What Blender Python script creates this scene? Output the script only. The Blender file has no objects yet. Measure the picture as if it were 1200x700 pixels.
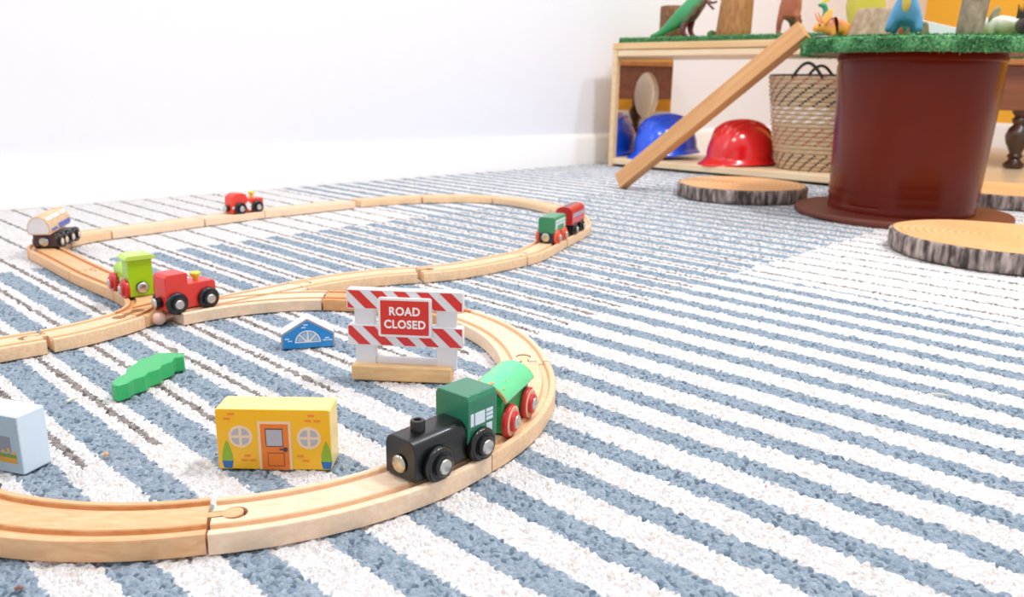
import bpy, bmesh, math, random
import numpy as np
from mathutils import Vector, Matrix
random.seed(4)
PI = math.pi
R_ = math.radians
scene = bpy.context.scene
COL = scene.collection
MM = 0.001

# ---------------------------------------------------------------- camera
H_CAM, PITCH, ROLL, F_PX = 233.4, 0.25769, 0.016256, 956.67
cF = Vector((0, math.cos(PITCH), -math.sin(PITCH)))
cR0 = Vector((1, 0, 0)); cU0 = cR0.cross(cF)
cR = math.cos(ROLL) * cR0 + math.sin(ROLL) * cU0
cU = -math.sin(ROLL) * cR0 + math.cos(ROLL) * cU0
cam = bpy.data.cameras.new('camera'); camo = bpy.data.objects.new('camera', cam); COL.objects.link(camo)
camo.matrix_world = Matrix(((cR.x, cU.x, -cF.x, 0), (cR.y, cU.y, -cF.y, 0), (cR.z, cU.z, -cF.z, H_CAM * MM), (0, 0, 0, 1)))
cam.sensor_width = 36; cam.lens = 36 * F_PX / 1200; cam.clip_start = 0.01
cam.dof.use_dof = True; cam.dof.focus_distance = 0.56; cam.dof.aperture_fstop = 13
scene.camera = camo
# ---------------------------------------------------------------- light
scene.view_settings.view_transform = 'Standard'; scene.view_settings.look = 'None'
scene.view_settings.gamma = 1; scene.view_settings.use_curve_mapping = False
scene.view_settings.exposure = 0.3
W = bpy.data.worlds.new('world'); scene.world = W; W.use_nodes = True
W.node_tree.nodes['Background'].inputs[0].default_value = (0.93, 0.96, 1.0, 1)
W.node_tree.nodes['Background'].inputs[1].default_value = 0.66
def area(name, loc, target, sx, sy, power, col):
    l = bpy.data.lights.new(name, 'AREA'); l.shape = 'RECTANGLE'; l.size = sx; l.size_y = sy; l.energy = power; l.color = col
    o = bpy.data.objects.new(name, l); COL.objects.link(o); o.location = loc
    o.rotation_euler = (Vector(target) - Vector(loc)).to_track_quat('-Z', 'Y').to_euler()
    return o
area('window_light', (-1.9, 0.9, 1.7), (-0.5, 1.5, 0.1), 1.4, 1.2, 13, (0.95, 0.98, 1.0))
area('ceiling_lamp', (1.1, 0.9, 2.4), (0.3, 1.2, 0.0), 0.3, 0.3, 28, (1.0, 0.98, 0.96))
area('ceiling_lamp', (1.9, 1.6, 2.4), (1.4, 2.2, 0.0), 0.2, 0.2, 17, (0.8, 0.92, 1.0))  # added bluish lamp, lifts the pinkish wall behind the shelf
area('ceiling_lamp', (-0.2, 0.3, 2.4), (0.1, 1.2, 0.0), 0.2, 0.2, 11, (1.0, 0.98, 0.96))

def at(u, v, z):
    """point of the room at height z (mm) read off the photo's pixel u, v"""
    d = (u - 600) * cR - (v - 350) * cU + F_PX * cF
    t = (z - H_CAM) / d.z
    return (d.x * t, d.y * t)

# ---------------------------------------------------------------- materials
def lin(h):
    h = h.lstrip('#'); c = [int(h[i:i+2], 16) / 255 for i in (0, 2, 4)]
    return tuple(x / 12.92 if x <= .04045 else ((x + .055) / 1.055) ** 2.4 for x in c) + (1,)
MATS = {}
def newmat(name):
    m = bpy.data.materials.new(name); m.use_nodes = True
    nt = m.node_tree; return m, nt, nt.nodes['Principled BSDF']
def N(nt, t, **kw):
    n = nt.nodes.new(t)
    for k, v in kw.items(): setattr(n, k, v)
    return n
def math_n(nt, op, a, b=None, c=None):
    n = nt.nodes.new('ShaderNodeMath'); n.operation = op
    for i, x in enumerate((a, b, c)):
        if x is None: continue
        if isinstance(x, (int, float)): n.inputs[i].default_value = x
        else: nt.links.new(x, n.inputs[i])
    return n.outputs[0]
def paint(h, rough=.4, coat=0.0, metal=0.0, var=0.04, bump=0.0, scale=300, spec=.5):
    key = ('p', h, rough, coat, metal, var, bump, scale)
    if key in MATS: return MATS[key]
    m, nt, b = newmat('paint_' + h.strip('#'))
    c = lin(h)
    tc = N(nt, 'ShaderNodeTexCoord'); no = N(nt, 'ShaderNodeTexNoise'); no.inputs['Scale'].default_value = scale; no.inputs['Detail'].default_value = 4
    nt.links.new(tc.outputs['Object'], no.inputs['Vector'])
    mx = N(nt, 'ShaderNodeMix', data_type='RGBA'); nt.links.new(no.outputs[0], mx.inputs[0])
    mx.inputs[6].default_value = tuple(x * (1 - var) for x in c[:3]) + (1,); mx.inputs[7].default_value = tuple(min(1, x * (1 + var)) for x in c[:3]) + (1,)
    nt.links.new(mx.outputs[2], b.inputs['Base Color'])
    b.inputs['Roughness'].default_value = rough; b.inputs['Metallic'].default_value = metal
    b.inputs['Coat Weight'].default_value = coat; b.inputs['Coat Roughness'].default_value = .12
    if bump:
        bp = N(nt, 'ShaderNodeBump'); bp.inputs['Strength'].default_value = bump; bp.inputs['Distance'].default_value = .001
        nt.links.new(no.outputs[0], bp.inputs['Height']); nt.links.new(bp.outputs[0], b.inputs['Normal'])
    MATS[key] = m; return m
def wood(h1, h2, rough=.5, s=(60, 600, 600), rings=False, coat=0.0):
    key = ('w', h1, h2, s, rings)
    if key in MATS: return MATS[key]
    m, nt, b = newmat('wood_' + h1.strip('#'))
    tc = N(nt, 'ShaderNodeTexCoord'); mp = N(nt, 'ShaderNodeMapping'); mp.inputs['Scale'].default_value = s
    nt.links.new(tc.outputs['Object'], mp.inputs['Vector'])
    no = N(nt, 'ShaderNodeTexNoise'); no.inputs['Scale'].default_value = 1; no.inputs['Detail'].default_value = 5; no.inputs['Distortion'].default_value = .4
    nt.links.new(mp.outputs[0], no.inputs['Vector'])
    fac = no.outputs[0]
    if rings:
        mp.inputs['Scale'].default_value = (1, 1, .1)
        wv = N(nt, 'ShaderNodeTexWave', wave_type='RINGS', rings_direction='Z'); wv.inputs['Scale'].default_value = rings
        wv.inputs['Distortion'].default_value = 2.0; wv.inputs['Detail Scale'].default_value = 8; wv.inputs['Detail'].default_value = 3
        nt.links.new(mp.outputs[0], wv.inputs['Vector']); fac = wv.outputs[1]
        no2 = N(nt, 'ShaderNodeTexNoise'); no2.inputs['Scale'].default_value = 9; nt.links.new(tc.outputs['Object'], no2.inputs['Vector'])
        fac = math_n(nt, 'ADD', math_n(nt, 'MULTIPLY', fac, .45), math_n(nt, 'MULTIPLY', no2.outputs[0], .6))
    rp = N(nt, 'ShaderNodeValToRGB'); rp.color_ramp.elements[0].position = .3; rp.color_ramp.elements[1].position = .7
    rp.color_ramp.elements[0].color = lin(h2); rp.color_ramp.elements[1].color = lin(h1)
    nt.links.new(fac, rp.inputs[0]); nt.links.new(rp.outputs[0], b.inputs['Base Color'])
    b.inputs['Roughness'].default_value = rough; b.inputs['Coat Weight'].default_value = coat
    MATS[key] = m; return m
CHROME = paint('#cfccc6', .3, 0, 1.0, .02, scale=200)
BRASSY = paint('#c9bfa8', .22, 0, 1.0, .25, scale=220)
BLACK = paint('#0d0d0f', .33, .25, var=.2)
RUBBER = paint('#101114', .3, .3, var=.2)
WHITE = paint('#eeeaea', .4, .2, var=.02)
RED = paint('#dc2022', .35, .4, var=.05)

# ---------------------------------------------------------------- mesh builder (millimetres)
class MB:
    def __init__(s): s.v = []; s.f = []; s.m = []
    def add(s, v, f, m=0):
        o = len(s.v); s.v += [tuple(p) for p in v]
        for q in f: s.f.append(tuple(i + o for i in q)); s.m.append(m)
        return s
    def prism(s, pts, a, b, ax='z', m=0):
        """extrude 2D outline from a to b; ax z: (x,y); y: (x,z); x: (y,z)"""
        n = len(pts)
        def P(p, h):
            return {'z': (p[0], p[1], h), 'y': (p[0], h, p[1]), 'x': (h, p[0], p[1])}[ax]
        v = [P(p, a) for p in pts] + [P(p, b) for p in pts]
        f = [tuple(range(n))[::-1], tuple(range(n, 2 * n))] + [(i, (i + 1) % n, n + (i + 1) % n, n + i) for i in range(n)]
        ar = sum(pts[i][0] * pts[(i + 1) % n][1] - pts[(i + 1) % n][0] * pts[i][1] for i in range(n))
        flip = (ar < 0) ^ (b < a) ^ (ax == 'y')
        if flip: f = [q[::-1] for q in f]
        return s.add(v, f, m)
    def box(s, x0, x1, y0, y1, z0, z1, m=0):
        return s.prism([(x0, y0), (x1, y0), (x1, y1), (x0, y1)], z0, z1, 'z', m)
    def lathe(s, prof, c=(0, 0, 0), ax='z', n=32, m=0, jit=None):
        """prof: list of (r, h)"""
        v = []; f = []
        def P(r, h, a, i):
            if jit: r = jit(r, h, a)
            x, y = r * math.cos(a), r * math.sin(a)
            p = {'z': (x, y, h), 'y': (x, h, -y), 'x': (h, x, y)}[ax]
            return (p[0] + c[0], p[1] + c[1], p[2] + c[2])
        for (r, h) in prof:
            for k in range(n): v.append(P(max(r, 1e-4), h, 2 * PI * k / n, 0))
        L = len(prof)
        for i in range(L - 1):
            for k in range(n):
                f.append((i * n + k, i * n + (k + 1) % n, (i + 1) * n + (k + 1) % n, (i + 1) * n + k))
        f.append(tuple(range(n))[::-1]); f.append(tuple(range((L - 1) * n, L * n)))
        if prof[-1][1] < prof[0][1]: f = [q[::-1] for q in f]
        return s.add(v, f, m)
    def ball(s, c, r, m=0, n=20):
        rx, ry, rz = (r, r, r) if not hasattr(r, '__len__') else r
        v = []; f = []; L = n // 2
        for i in range(L + 1):
            ph = -PI / 2 + PI * i / L; ph = max(-PI/2 + .02, min(PI/2 - .02, ph))
            for k in range(n):
                a = 2 * PI * k / n; v.append((c[0] + rx * math.cos(ph) * math.cos(a), c[1] + ry * math.cos(ph) * math.sin(a), c[2] + rz * math.sin(ph)))
        for i in range(L):
            for k in range(n): f.append((i * n + k, i * n + (k + 1) % n, (i + 1) * n + (k + 1) % n, (i + 1) * n + k))
        f.append(tuple(range(n))[::-1]); f.append(tuple(range(L * n, L * n + n)))
        return s.add(v, f, m)
    def tube(s, pts, rad, m=0, n=12):
        pts = [Vector(p) for p in pts]; v = []; f = []
        if not hasattr(rad, '__len__'): rad = [rad] * len(pts)
        for i, p in enumerate(pts):
            t = (pts[min(i + 1, len(pts) - 1)] - pts[max(i - 1, 0)]).normalized()
            a = t.cross(Vector((0, 0, 1)));
            if a.length < .05: a = t.cross(Vector((0, 1, 0)))
            a.normalize(); b = t.cross(a)
            for k in range(n):
                q = p + rad[i] * (a * math.cos(2 * PI * k / n) + b * math.sin(2 * PI * k / n)); v.append(tuple(q))
        for i in range(len(pts) - 1):
            for k in range(n): f.append((i * n + k, i * n + (k + 1) % n, (i + 1) * n + (k + 1) % n, (i + 1) * n + k))
        f.append(tuple(range(n))[::-1]); f.append(tuple(range((len(pts) - 1) * n, len(pts) * n)))
        f = [q[::-1] for q in f]
        return s.add(v, f, m)
    def mesh(s, name, mats, ang=35, flat=False):
        me = bpy.data.meshes.new(name); me.from_pydata([(p[0] * MM, p[1] * MM, p[2] * MM) for p in s.v], [], s.f)
        if not isinstance(mats, (list, tuple)): mats = [mats]
        for x in mats: me.materials.append(x)
        me.polygons.foreach_set('material_index', s.m)
        bm = bmesh.new(); bm.from_mesh(me); bmesh.ops.recalc_face_normals(bm, faces=bm.faces); bm.to_mesh(me); bm.free()
        me.shade_smooth()
        if not flat: me.set_sharp_from_angle(angle=R_(ang))
        return me
    def build(s, name, mats, parent=None, loc=(0, 0, 0), rz=0, bevel=0, seg=3, label=None, ang=35):
        me = s.mesh(name, mats, ang)
        o = bpy.data.objects.new(name, me); COL.objects.link(o)
        o.location = [q * MM for q in loc]; o.rotation_euler = (0, 0, R_(rz))
        if parent: o.parent = parent
        if bevel:
            md = o.modifiers.new('bevel', 'BEVEL'); md.width = bevel * MM; md.segments = seg; md.limit_method = 'ANGLE'; md.angle_limit = R_(30); md.harden_normals = True
        if label: o['label'] = label
        return o
def tag(o, label=None, cat=None, group=None, kind=None):
    if label: o['label'] = label
    if cat: o['category'] = cat
    if group: o['group'] = group
    if kind: o['kind'] = kind
    return o
def thing(name, label, cat, loc, rz=0, group=None):
    o = bpy.data.objects.new(name, None); COL.objects.link(o); o.empty_display_size = .02
    o.location = [q * MM for q in loc]; o.rotation_euler = (0, 0, R_(rz))
    return tag(o, label, cat, group)
def evaluated(o, name):
    dg = bpy.context.evaluated_depsgraph_get(); dg.update()
    me = bpy.data.meshes.new_from_object(o.evaluated_get(dg)); me.name = name; return me
def boolean(base, ops, name, ang=35):
    """base MB-object, ops list of (object, 'UNION'|'DIFFERENCE'); returns a mesh, removes the helpers"""
    for o, k in ops:
        md = base.modifiers.new('b', 'BOOLEAN'); md.object = o; md.operation = k; md.solver = 'EXACT'
    me = evaluated(base, name)
    me.shade_smooth(); me.set_sharp_from_angle(angle=R_(ang))
    for o, k in ops: bpy.data.objects.remove(o)
    bpy.data.objects.remove(base)
    return me
def rrect(x0, x1, y0, y1, r, n=5):
    pts = []
    for cx, cy, a0 in ((x1 - r, y0 + r, -90), (x1 - r, y1 - r, 0), (x0 + r, y1 - r, 90), (x0 + r, y0 + r, 180)):
        for i in range(n + 1): a = R_(a0 + 90 * i / n); pts.append((cx + r * math.cos(a), cy + r * math.sin(a)))
    return pts
def disc(cx, cy, r, n=28, a0=0, a1=360):
    full = abs(a1 - a0) >= 360
    return [(cx + r * math.cos(R_(a0 + (a1 - a0) * i / n)), cy + r * math.sin(R_(a0 + (a1 - a0) * i / n))) for i in range(n if full else n + 1)]
def clip(poly, x0, x1, y0, y1):
    for ax, lim, sg in ((0, x0, 1), (0, x1, -1), (1, y0, 1), (1, y1, -1)):
        out = []
        for i in range(len(poly)):
            p, q = poly[i], poly[(i + 1) % len(poly)]
            ip, iq = sg * (p[ax] - lim) >= 0, sg * (q[ax] - lim) >= 0
            if ip: out.append(p)
            if ip != iq:
                t = (lim - p[ax]) / (q[ax] - p[ax]); out.append((p[0] + t * (q[0] - p[0]), p[1] + t * (q[1] - p[1])))
        poly = out
        if not poly: return []
    return poly

# ================================================================ SETTING
# ---- rug
TH = R_(-43.8)
sd = (math.cos(TH), math.sin(TH)); tn = (-math.sin(TH), math.cos(TH))
def rug_material():
    m, nt, b = newmat('striped_rug')
    L = nt.links.new
    tc = N(nt, 'ShaderNodeTexCoord')
    vo = N(nt, 'ShaderNodeTexVoronoi', voronoi_dimensions='2D'); vo.inputs['Scale'].default_value = 430
    no = N(nt, 'ShaderNodeTexNoise'); no.inputs['Scale'].default_value = 60; no.inputs['Detail'].default_value = 3
    L(tc.outputs['Object'], vo.inputs['Vector']); L(tc.outputs['Object'], no.inputs['Vector'])
    sp = N(nt, 'ShaderNodeSeparateXYZ'); L(vo.outputs['Position'], sp.inputs[0])
    s = sp.outputs[0]; t = sp.outputs[1]       # object space is (s, t)
    t = math_n(nt, 'ADD', t, math_n(nt, 'MULTIPLY', math_n(nt, 'SUBTRACT', no.outputs[0], .5), .0016))
    s = math_n(nt, 'ADD', s, math_n(nt, 'MULTIPLY', math_n(nt, 'SUBTRACT', no.outputs[0], .5), .02))
    q = math_n(nt, 'FRACT', math_n(nt, 'DIVIDE', math_n(nt, 'SUBTRACT', t, .151 - .04615 * 20), .04615))
    dm = math_n(nt, 'ABSOLUTE', math_n(nt, 'SUBTRACT', q, .5))          # 0 at blue centre, .5 at brown centre
    lo = math_n(nt, 'LESS_THAN', s, -1.125); hi = math_n(nt, 'GREATER_THAN', s, -.508)
    mid = math_n(nt, 'MULTIPLY', math_n(nt, 'SUBTRACT', 1, lo), math_n(nt, 'SUBTRACT', 1, hi))
    tlow = math_n(nt, 'LESS_THAN', t, .955); thigh = math_n(nt, 'SUBTRACT', 1, tlow)
    bmask = math_n(nt, 'MAXIMUM', mid, math_n(nt, 'MAXIMUM', math_n(nt, 'MULTIPLY', hi, tlow), math_n(nt, 'MULTIPLY', lo, thigh)))
    rmask = math_n(nt, 'MAXIMUM', mid, math_n(nt, 'MAXIMUM', math_n(nt, 'MULTIPLY', hi, thigh), math_n(nt, 'MULTIPLY', lo, tlow)))
    half = math_n(nt, 'ADD', .225, math_n(nt, 'MULTIPLY', mid, .02))
    blue = math_n(nt, 'MULTIPLY', math_n(nt, 'LESS_THAN', dm, half), bmask)
    brown = math_n(nt, 'MULTIPLY', math_n(nt, 'GREATER_THAN', dm, .443), rmask)
    # random tuft-to-tuft tone; dark flecks also paint in shade between tufts
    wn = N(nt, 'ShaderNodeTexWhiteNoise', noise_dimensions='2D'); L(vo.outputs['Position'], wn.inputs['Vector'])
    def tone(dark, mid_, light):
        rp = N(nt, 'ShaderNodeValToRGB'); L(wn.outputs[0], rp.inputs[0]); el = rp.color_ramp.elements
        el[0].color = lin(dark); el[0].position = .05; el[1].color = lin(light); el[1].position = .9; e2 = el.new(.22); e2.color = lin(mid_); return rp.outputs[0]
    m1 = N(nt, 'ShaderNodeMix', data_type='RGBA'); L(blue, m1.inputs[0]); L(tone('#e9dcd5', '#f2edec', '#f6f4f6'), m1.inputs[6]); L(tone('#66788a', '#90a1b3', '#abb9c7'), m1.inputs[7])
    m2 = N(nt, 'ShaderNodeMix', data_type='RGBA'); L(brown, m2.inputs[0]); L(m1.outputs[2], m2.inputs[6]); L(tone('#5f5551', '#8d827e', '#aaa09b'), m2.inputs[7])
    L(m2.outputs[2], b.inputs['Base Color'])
    b.inputs['Roughness'].default_value = 1; b.inputs['Specular IOR Level'].default_value = .1
    b.inputs['Sheen Weight'].default_value = .15
    nb = N(nt, 'ShaderNodeTexNoise'); nb.inputs['Scale'].default_value = 700; nb.inputs['Detail'].default_value = 3; L(tc.outputs['Object'], nb.inputs['Vector'])
    bp = N(nt, 'ShaderNodeBump'); bp.inputs['Strength'].default_value = 1; bp.inputs['Distance'].default_value = .0022
    L(math_n(nt, 'SUBTRACT', math_n(nt, 'MULTIPLY', nb.outputs[0], .7), math_n(nt, 'MULTIPLY', vo.outputs['Distance'], .9)), bp.inputs['Height']); L(bp.outputs[0], b.inputs['Normal'])
    return m
def make_rug():
    def steps(segs):
        out = [segs[0][0]]
        for a, b, d in segs: out += list(np.linspace(a, b, max(2, int(round((b - a) / d)) + 1))[1:])
        return np.array(out)
    S = steps([(-1640, -900, 4.2), (-900, 60, 2.2), (60, 260, 6)]); T = steps([(-220, 760, 2.2), (760, 1250, 3.6), (1250, 2150, 7)])
    ss, tt = np.meshgrid(S, T, indexing='ij'); sh = ss.shape
    rng = np.random.default_rng(3); C = 3.5
    n1, n2 = int(2100 / C) + 4, int(2500 / C) + 4
    jx = rng.random((n1, n2)) * .8; jy = rng.random((n1, n2)) * .8; hh = rng.random((n1, n2))
    gx = (ss + 1660) / C; gy = (tt + 240) / C; ix = np.floor(gx).astype(int); iy = np.floor(gy).astype(int)
    best = np.full(sh, 9.); hz = np.zeros(sh)
    for dx in (-1, 0, 1):
        for dy in (-1, 0, 1):
            jx_ = np.clip(ix + dx, 0, n1 - 1); jy_ = np.clip(iy + dy, 0, n2 - 1)
            d = (gx - (ix + dx + .1 + jx[jx_, jy_])) ** 2 + (gy - (iy + dy + .1 + jy[jx_, jy_])) ** 2
            k = d < best; best = np.where(k, d, best); hz = np.where(k, hh[jx_, jy_], hz)
    smin = -1571 - (2003 - tt) * .0559
    ss = np.where(ss < -1400, -1400 + (ss + 1400) * ((smin + 1400) / -240), ss)
    z = -3.0 * np.clip(best / .55, 0, 1) - 1.3 * hz + 0.4
    co = np.stack([ss * MM, tt * MM, z * MM], -1).reshape(-1, 3).astype(np.float32)
    a, b = sh; idx = np.arange(a * b).reshape(a, b)
    q = np.stack([idx[:-1, :-1], idx[1:, :-1], idx[1:, 1:], idx[:-1, 1:]], -1).reshape(-1, 4)
    # edge skirt down to the floor
    ring = np.concatenate([idx[:, 0], idx[-1, 1:], idx[::-1, -1][1:], idx[0, ::-1][1:-1]])
    low = co[ring].copy(); low[:, 2] = -.0095; base = len(co); co = np.concatenate([co, low]); m_ = len(ring)
    k = np.arange(m_); sk = np.stack([ring, base + k, base + (k + 1) % m_, ring[(k + 1) % m_]], -1)
    q = np.concatenate([q, sk]).astype(np.int32)
    me = bpy.data.meshes.new('rug'); me.vertices.add(len(co)); me.vertices.foreach_set('co', co.ravel())
    me.loops.add(q.size); me.loops.foreach_set('vertex_index', q.ravel()); me.polygons.add(len(q)); me.polygons.foreach_set('loop_start', np.arange(len(q), dtype=np.int32) * 4)
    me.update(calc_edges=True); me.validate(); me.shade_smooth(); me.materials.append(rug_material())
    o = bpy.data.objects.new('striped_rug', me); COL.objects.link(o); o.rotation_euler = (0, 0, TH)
    tag(o, 'pale rug with slate blue and thin brown stripes covering the play area floor', 'rug')
make_rug()
# ---- floor and walls
fl = MB().box(-2600, 3800, -900, 5600, -30, -10.2)
tag(fl.build('floor', wood('#dfc5a6', '#d2b18a', .35, s=(3, 26, 3), coat=.2)), kind='structure')
def wall(name, p, q, h, mat, thick=60):
    p = Vector(p); q = Vector(q); d = (q - p); L = d.length; a = math.degrees(math.atan2(d.y, d.x))
    o = MB().box(0, L, 0, thick, -10, h).build(name, mat, loc=(p.x, p.y, 0), rz=a); tag(o, kind='structure')
    return L, a
wallw = paint('#ecedf5', .7, var=.01, scale=30); wallo = paint('#ffbd38', .6, var=.03, scale=60, bump=.2)
bbm = paint('#fbfafa', .3, .3, var=.01)
K0 = (240, 2545); A1 = R_(43.0)
P0 = (K0[0] - 2300 * math.cos(A1), K0[1] - 2300 * math.sin(A1)); P1 = (K0[0] + 2360 * math.cos(A1), K0[1] + 2360 * math.sin(A1))
P2 = (P1[0] + 2600 * math.cos(R_(-68)), P1[1] + 2600 * math.sin(R_(-68)))
L1, a1 = wall('wall_back', P0, P1, 2400, wallw); L2, a2 = wall('wall_right', P1, P2, 2400, wallo)
def baseboard(name, p, L, a, h=88):
    pr = [(0, -10), (0, h), (-5, h), (-11, h - 8), (-14, h - 14), (-15, -10)]
    o = MB().prism([(y, z) for y, z in pr], 0, L, 'x').build(name, bbm, loc=(p[0], p[1], 0), rz=a); tag(o, kind='structure')
baseboard('baseboard_back', P0, L1, a1); baseboard('baseboard_right', P1, L2, a2, 98)

# ================================================================ TRACKS
def hermite(p0, h0, p1, h1, n=28):
    p0 = np.array(p0, float); p1 = np.array(p1, float); c = np.linalg.norm(p1 - p0)
    th = R_((h1 - h0 + 180) % 360 - 180); k = c / (math.cos(th / 4) ** 2)
    m0 = k * np.array([math.cos(R_(h0)), math.sin(R_(h0))]); m1 = k * np.array([math.cos(R_(h1)), math.sin(R_(h1))])
    out = []
    for i in range(n + 1):
        t = i / n; out.append((2*t**3 - 3*t**2 + 1) * p0 + (t**3 - 2*t**2 + t) * m0 + (-2*t**3 + 3*t**2) * p1 + (t**3 - t**2) * m1)
    out = np.array(out); d = np.gradient(out, axis=0); d[0] = m0; d[-1] = m1; d /= np.linalg.norm(d, axis=1)[:, None]
    return out, np.stack([-d[:, 1], d[:, 0]], -1)
PROF = [(-20, .3), (-20, 10.7), (-19.6, 11.6), (-18.8, 12), (-15.9, 12), (-15.2, 11.4), (-14.8, 9.2), (-10.4, 9.2), (-9.9, 11.4), (-9.2, 12),
        (9.2, 12), (9.9, 11.4), (10.4, 9.2), (14.8, 9.2), (15.2, 11.4), (15.9, 12), (18.8, 12), (19.6, 11.6), (20, 10.7), (20, .3)]
PMAT = [0, 0, 0, 0, 1, 1, 2, 1, 1, 0, 1, 1, 2, 1, 1, 0, 0, 0, 0, 0]
def sweep(mb, pts, nrm, prof, pm=None):
    n = len(prof); v = []
    for p, q in zip(pts, nrm):
        for (o, z) in prof: v.append((p[0] + q[0] * o, p[1] + q[1] * o, z))
    f = []; m = []
    for i in range(len(pts) - 1):
        for k in range(n): f.append((i*n + k, (i+1)*n + k, (i+1)*n + (k+1) % n, i*n + (k+1) % n)); m.append(pm[k] if pm else 0)
    f.append(tuple(range(n))); m.append(0); f.append(tuple(range((len(pts)-1)*n, len(pts)*n))[::-1]); m.append(0)
    o = len(mb.v); mb.v += v
    for q, k in zip(f, m): mb.f.append(tuple(i + o for i in q)); mb.m.append(k)
    return mb
def key_outline(r, neck, dist):
    """peg outline along +x from 0: neck then round head"""
    a = math.degrees(math.asin(neck / r)); pts = [(-1.5, -neck)]
    pts += disc(dist, 0, r, 22, -180 + a, 180 - a); pts += [(-1.5, neck)]
    return pts
def place(pts, p, h):
    c, s = math.cos(R_(h)), math.sin(R_(h)); return [(p[0] + x * c - y * s, p[1] + x * s + y * c) for x, y in pts]
WT = {'pale': ('#f4d9bd', '#e9c6a4', '#e2b68c'), 'mid': ('#f0cfa9', '#e4ba90', '#dfb083'), 'warm': ('#eabc8e', '#dba573', '#c88650'), 'orange': ('#e2ab76', '#d3935a', '#bb7840')}
def track_mats(t):
    a, b, c = WT[t]; return [wood(a, b, .45, s=(90, 420, 300)), wood(c, b, .6, s=(90, 420, 300)), wood(a, b, .45, s=(90, 420, 300))]
def track(p0, h0, p1, h1, label, tone='mid', hole=True, peg=True, gap=.5):
    o0 = Vector((p0[0], p0[1]))
    P, Nn = hermite((0, 0), h0, (p1[0] - p0[0], p1[1] - p0[1]), h1)
    t0 = np.array([math.cos(R_(h0)), math.sin(R_(h0))]); t1 = np.array([math.cos(R_(h1)), math.sin(R_(h1))])
    P[0] += t0 * gap; P[-1] -= t1 * gap
    mb = sweep(MB(), P, Nn, PROF, PMAT); mats = track_mats(tone)
    base = mb.build('tmp', mats)
    if hole:      # socket cut at the start
        cut = MB().prism(place(key_outline(6.4, 3.4, 13.5), (-t0[0] * 1.5, -t0[1] * 1.5), h0), -3, 16).build('cut', mats[1])
        me = boolean(base, [(cut, 'DIFFERENCE')], 'track')
    else: me = base.data; bpy.data.objects.remove(base)
    ob = bpy.data.objects.new('train_track', me); COL.objects.link(ob); ob.location = (p0[0] * MM, p0[1] * MM, 0)
    tag(ob, label, 'train track', 'wooden train track pieces')
    if peg:
        pk = MB().prism(place(key_outline(5.5, 2.6, 12.5), P[-1], h1), 1.2, 11.6).build('connector_peg', mats[0], ob)
    return ob
track((-316, 404), -30, (-157.5, 385.2), 16, 'warm orange curved wooden track leaving the picture at the bottom left', 'warm', hole=False)
track((-155.8, 384.6), 12.5, (-27.5, 472.6), 57, 'pale wooden curved track lying under the front of the black engine', 'pale')
track((-26.6, 474), 52.5, (12, 636), 99, 'wooden curved track under the green wagon with red wheels', 'mid')
track((11.6, 637.5), 96, (-52, 777), 137, 'wooden curved track just right of the road closed sign', 'pale')
track((-52.8, 778), 137, (-199, 843), 183, 'orange-toned wooden curved track partly hidden behind the road closed sign', 'orange', hole=False)
track((-240.5, 885), 50, (-118, 969), 15, 'curved wooden track that splits off behind the road closed sign on the far branch', 'mid', peg=False)
track((-113.5, 970.5), 22, (4, 1070), 49, 'wooden curved track on the near side of the far loop, below the green tender', 'mid')
track((5, 1071), 49, (62, 1197), 67, 'short wooden curved track under the far green tender', 'mid')
track((62.6, 1198.5), 67, (110, 1350), 88, 'wooden curved track under the red coach with the black roof', 'mid')
track((110, 1352), 90, (86, 1510), 118, 'wooden curved track right behind the red coach at the far right of the loop', 'mid', hole=False)
track((85, 1511.5), 120, (-33, 1643), 155, 'wooden curved track at the far right top of the loop, ending behind the red coach', 'mid', hole=False)
track((-35, 1644), 155, (-186, 1636), 196, 'wooden curved track in the middle of the far top of the loop', 'mid', hole=False)
track((-188, 1635.5), 196, (-303, 1566), 219, 'wooden curved track at the far top of the loop, right of the open gap', 'mid', hole=False, peg=False)
track((-313, 1552), 224, (-445, 1419.5), 224, 'straight wooden track right of the small red engine by the wall', 'pale', hole=False)
track((-446.8, 1418), 231, (-517, 1328), 231, 'short straight wooden track under the small red engine by the wall', 'pale', hole=False)
track((-518.5, 1326.5), 232, (-611, 1207), 232, 'straight wooden track left of the small red engine by the wall', 'pale', hole=False)
track((-612, 1205.5), 232, (-641, 1129), 268, 'tight wooden curved track behind the tanker truck', 'mid', hole=False)
track((-641, 1127.5), 270, (-621, 1062), 313, 'tight wooden curved track under the tanker truck at the left corner', 'warm', hole=False)
track((-620, 1061), 315, (-506, 944.5), 315, 'straight wooden track in front of the tanker truck', 'warm', hole=False)
track((-505, 943.5), 315, (-413, 859), 316, 'straight wooden track behind the lime green engine', 'warm')
track((-370.5, 757.5), 252, (-412, 688.5), 225, 'curved wooden track left of the lime engine, curving to the front', 'mid')
track((-414.5, 686), 222, (-545, 570), 221, 'straight wooden track running out of the left edge of the picture', 'mid')
GRV = [(9.5, 9.2), (15.5, 9.2), (15.5, 14), (9.5, 14)]
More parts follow.
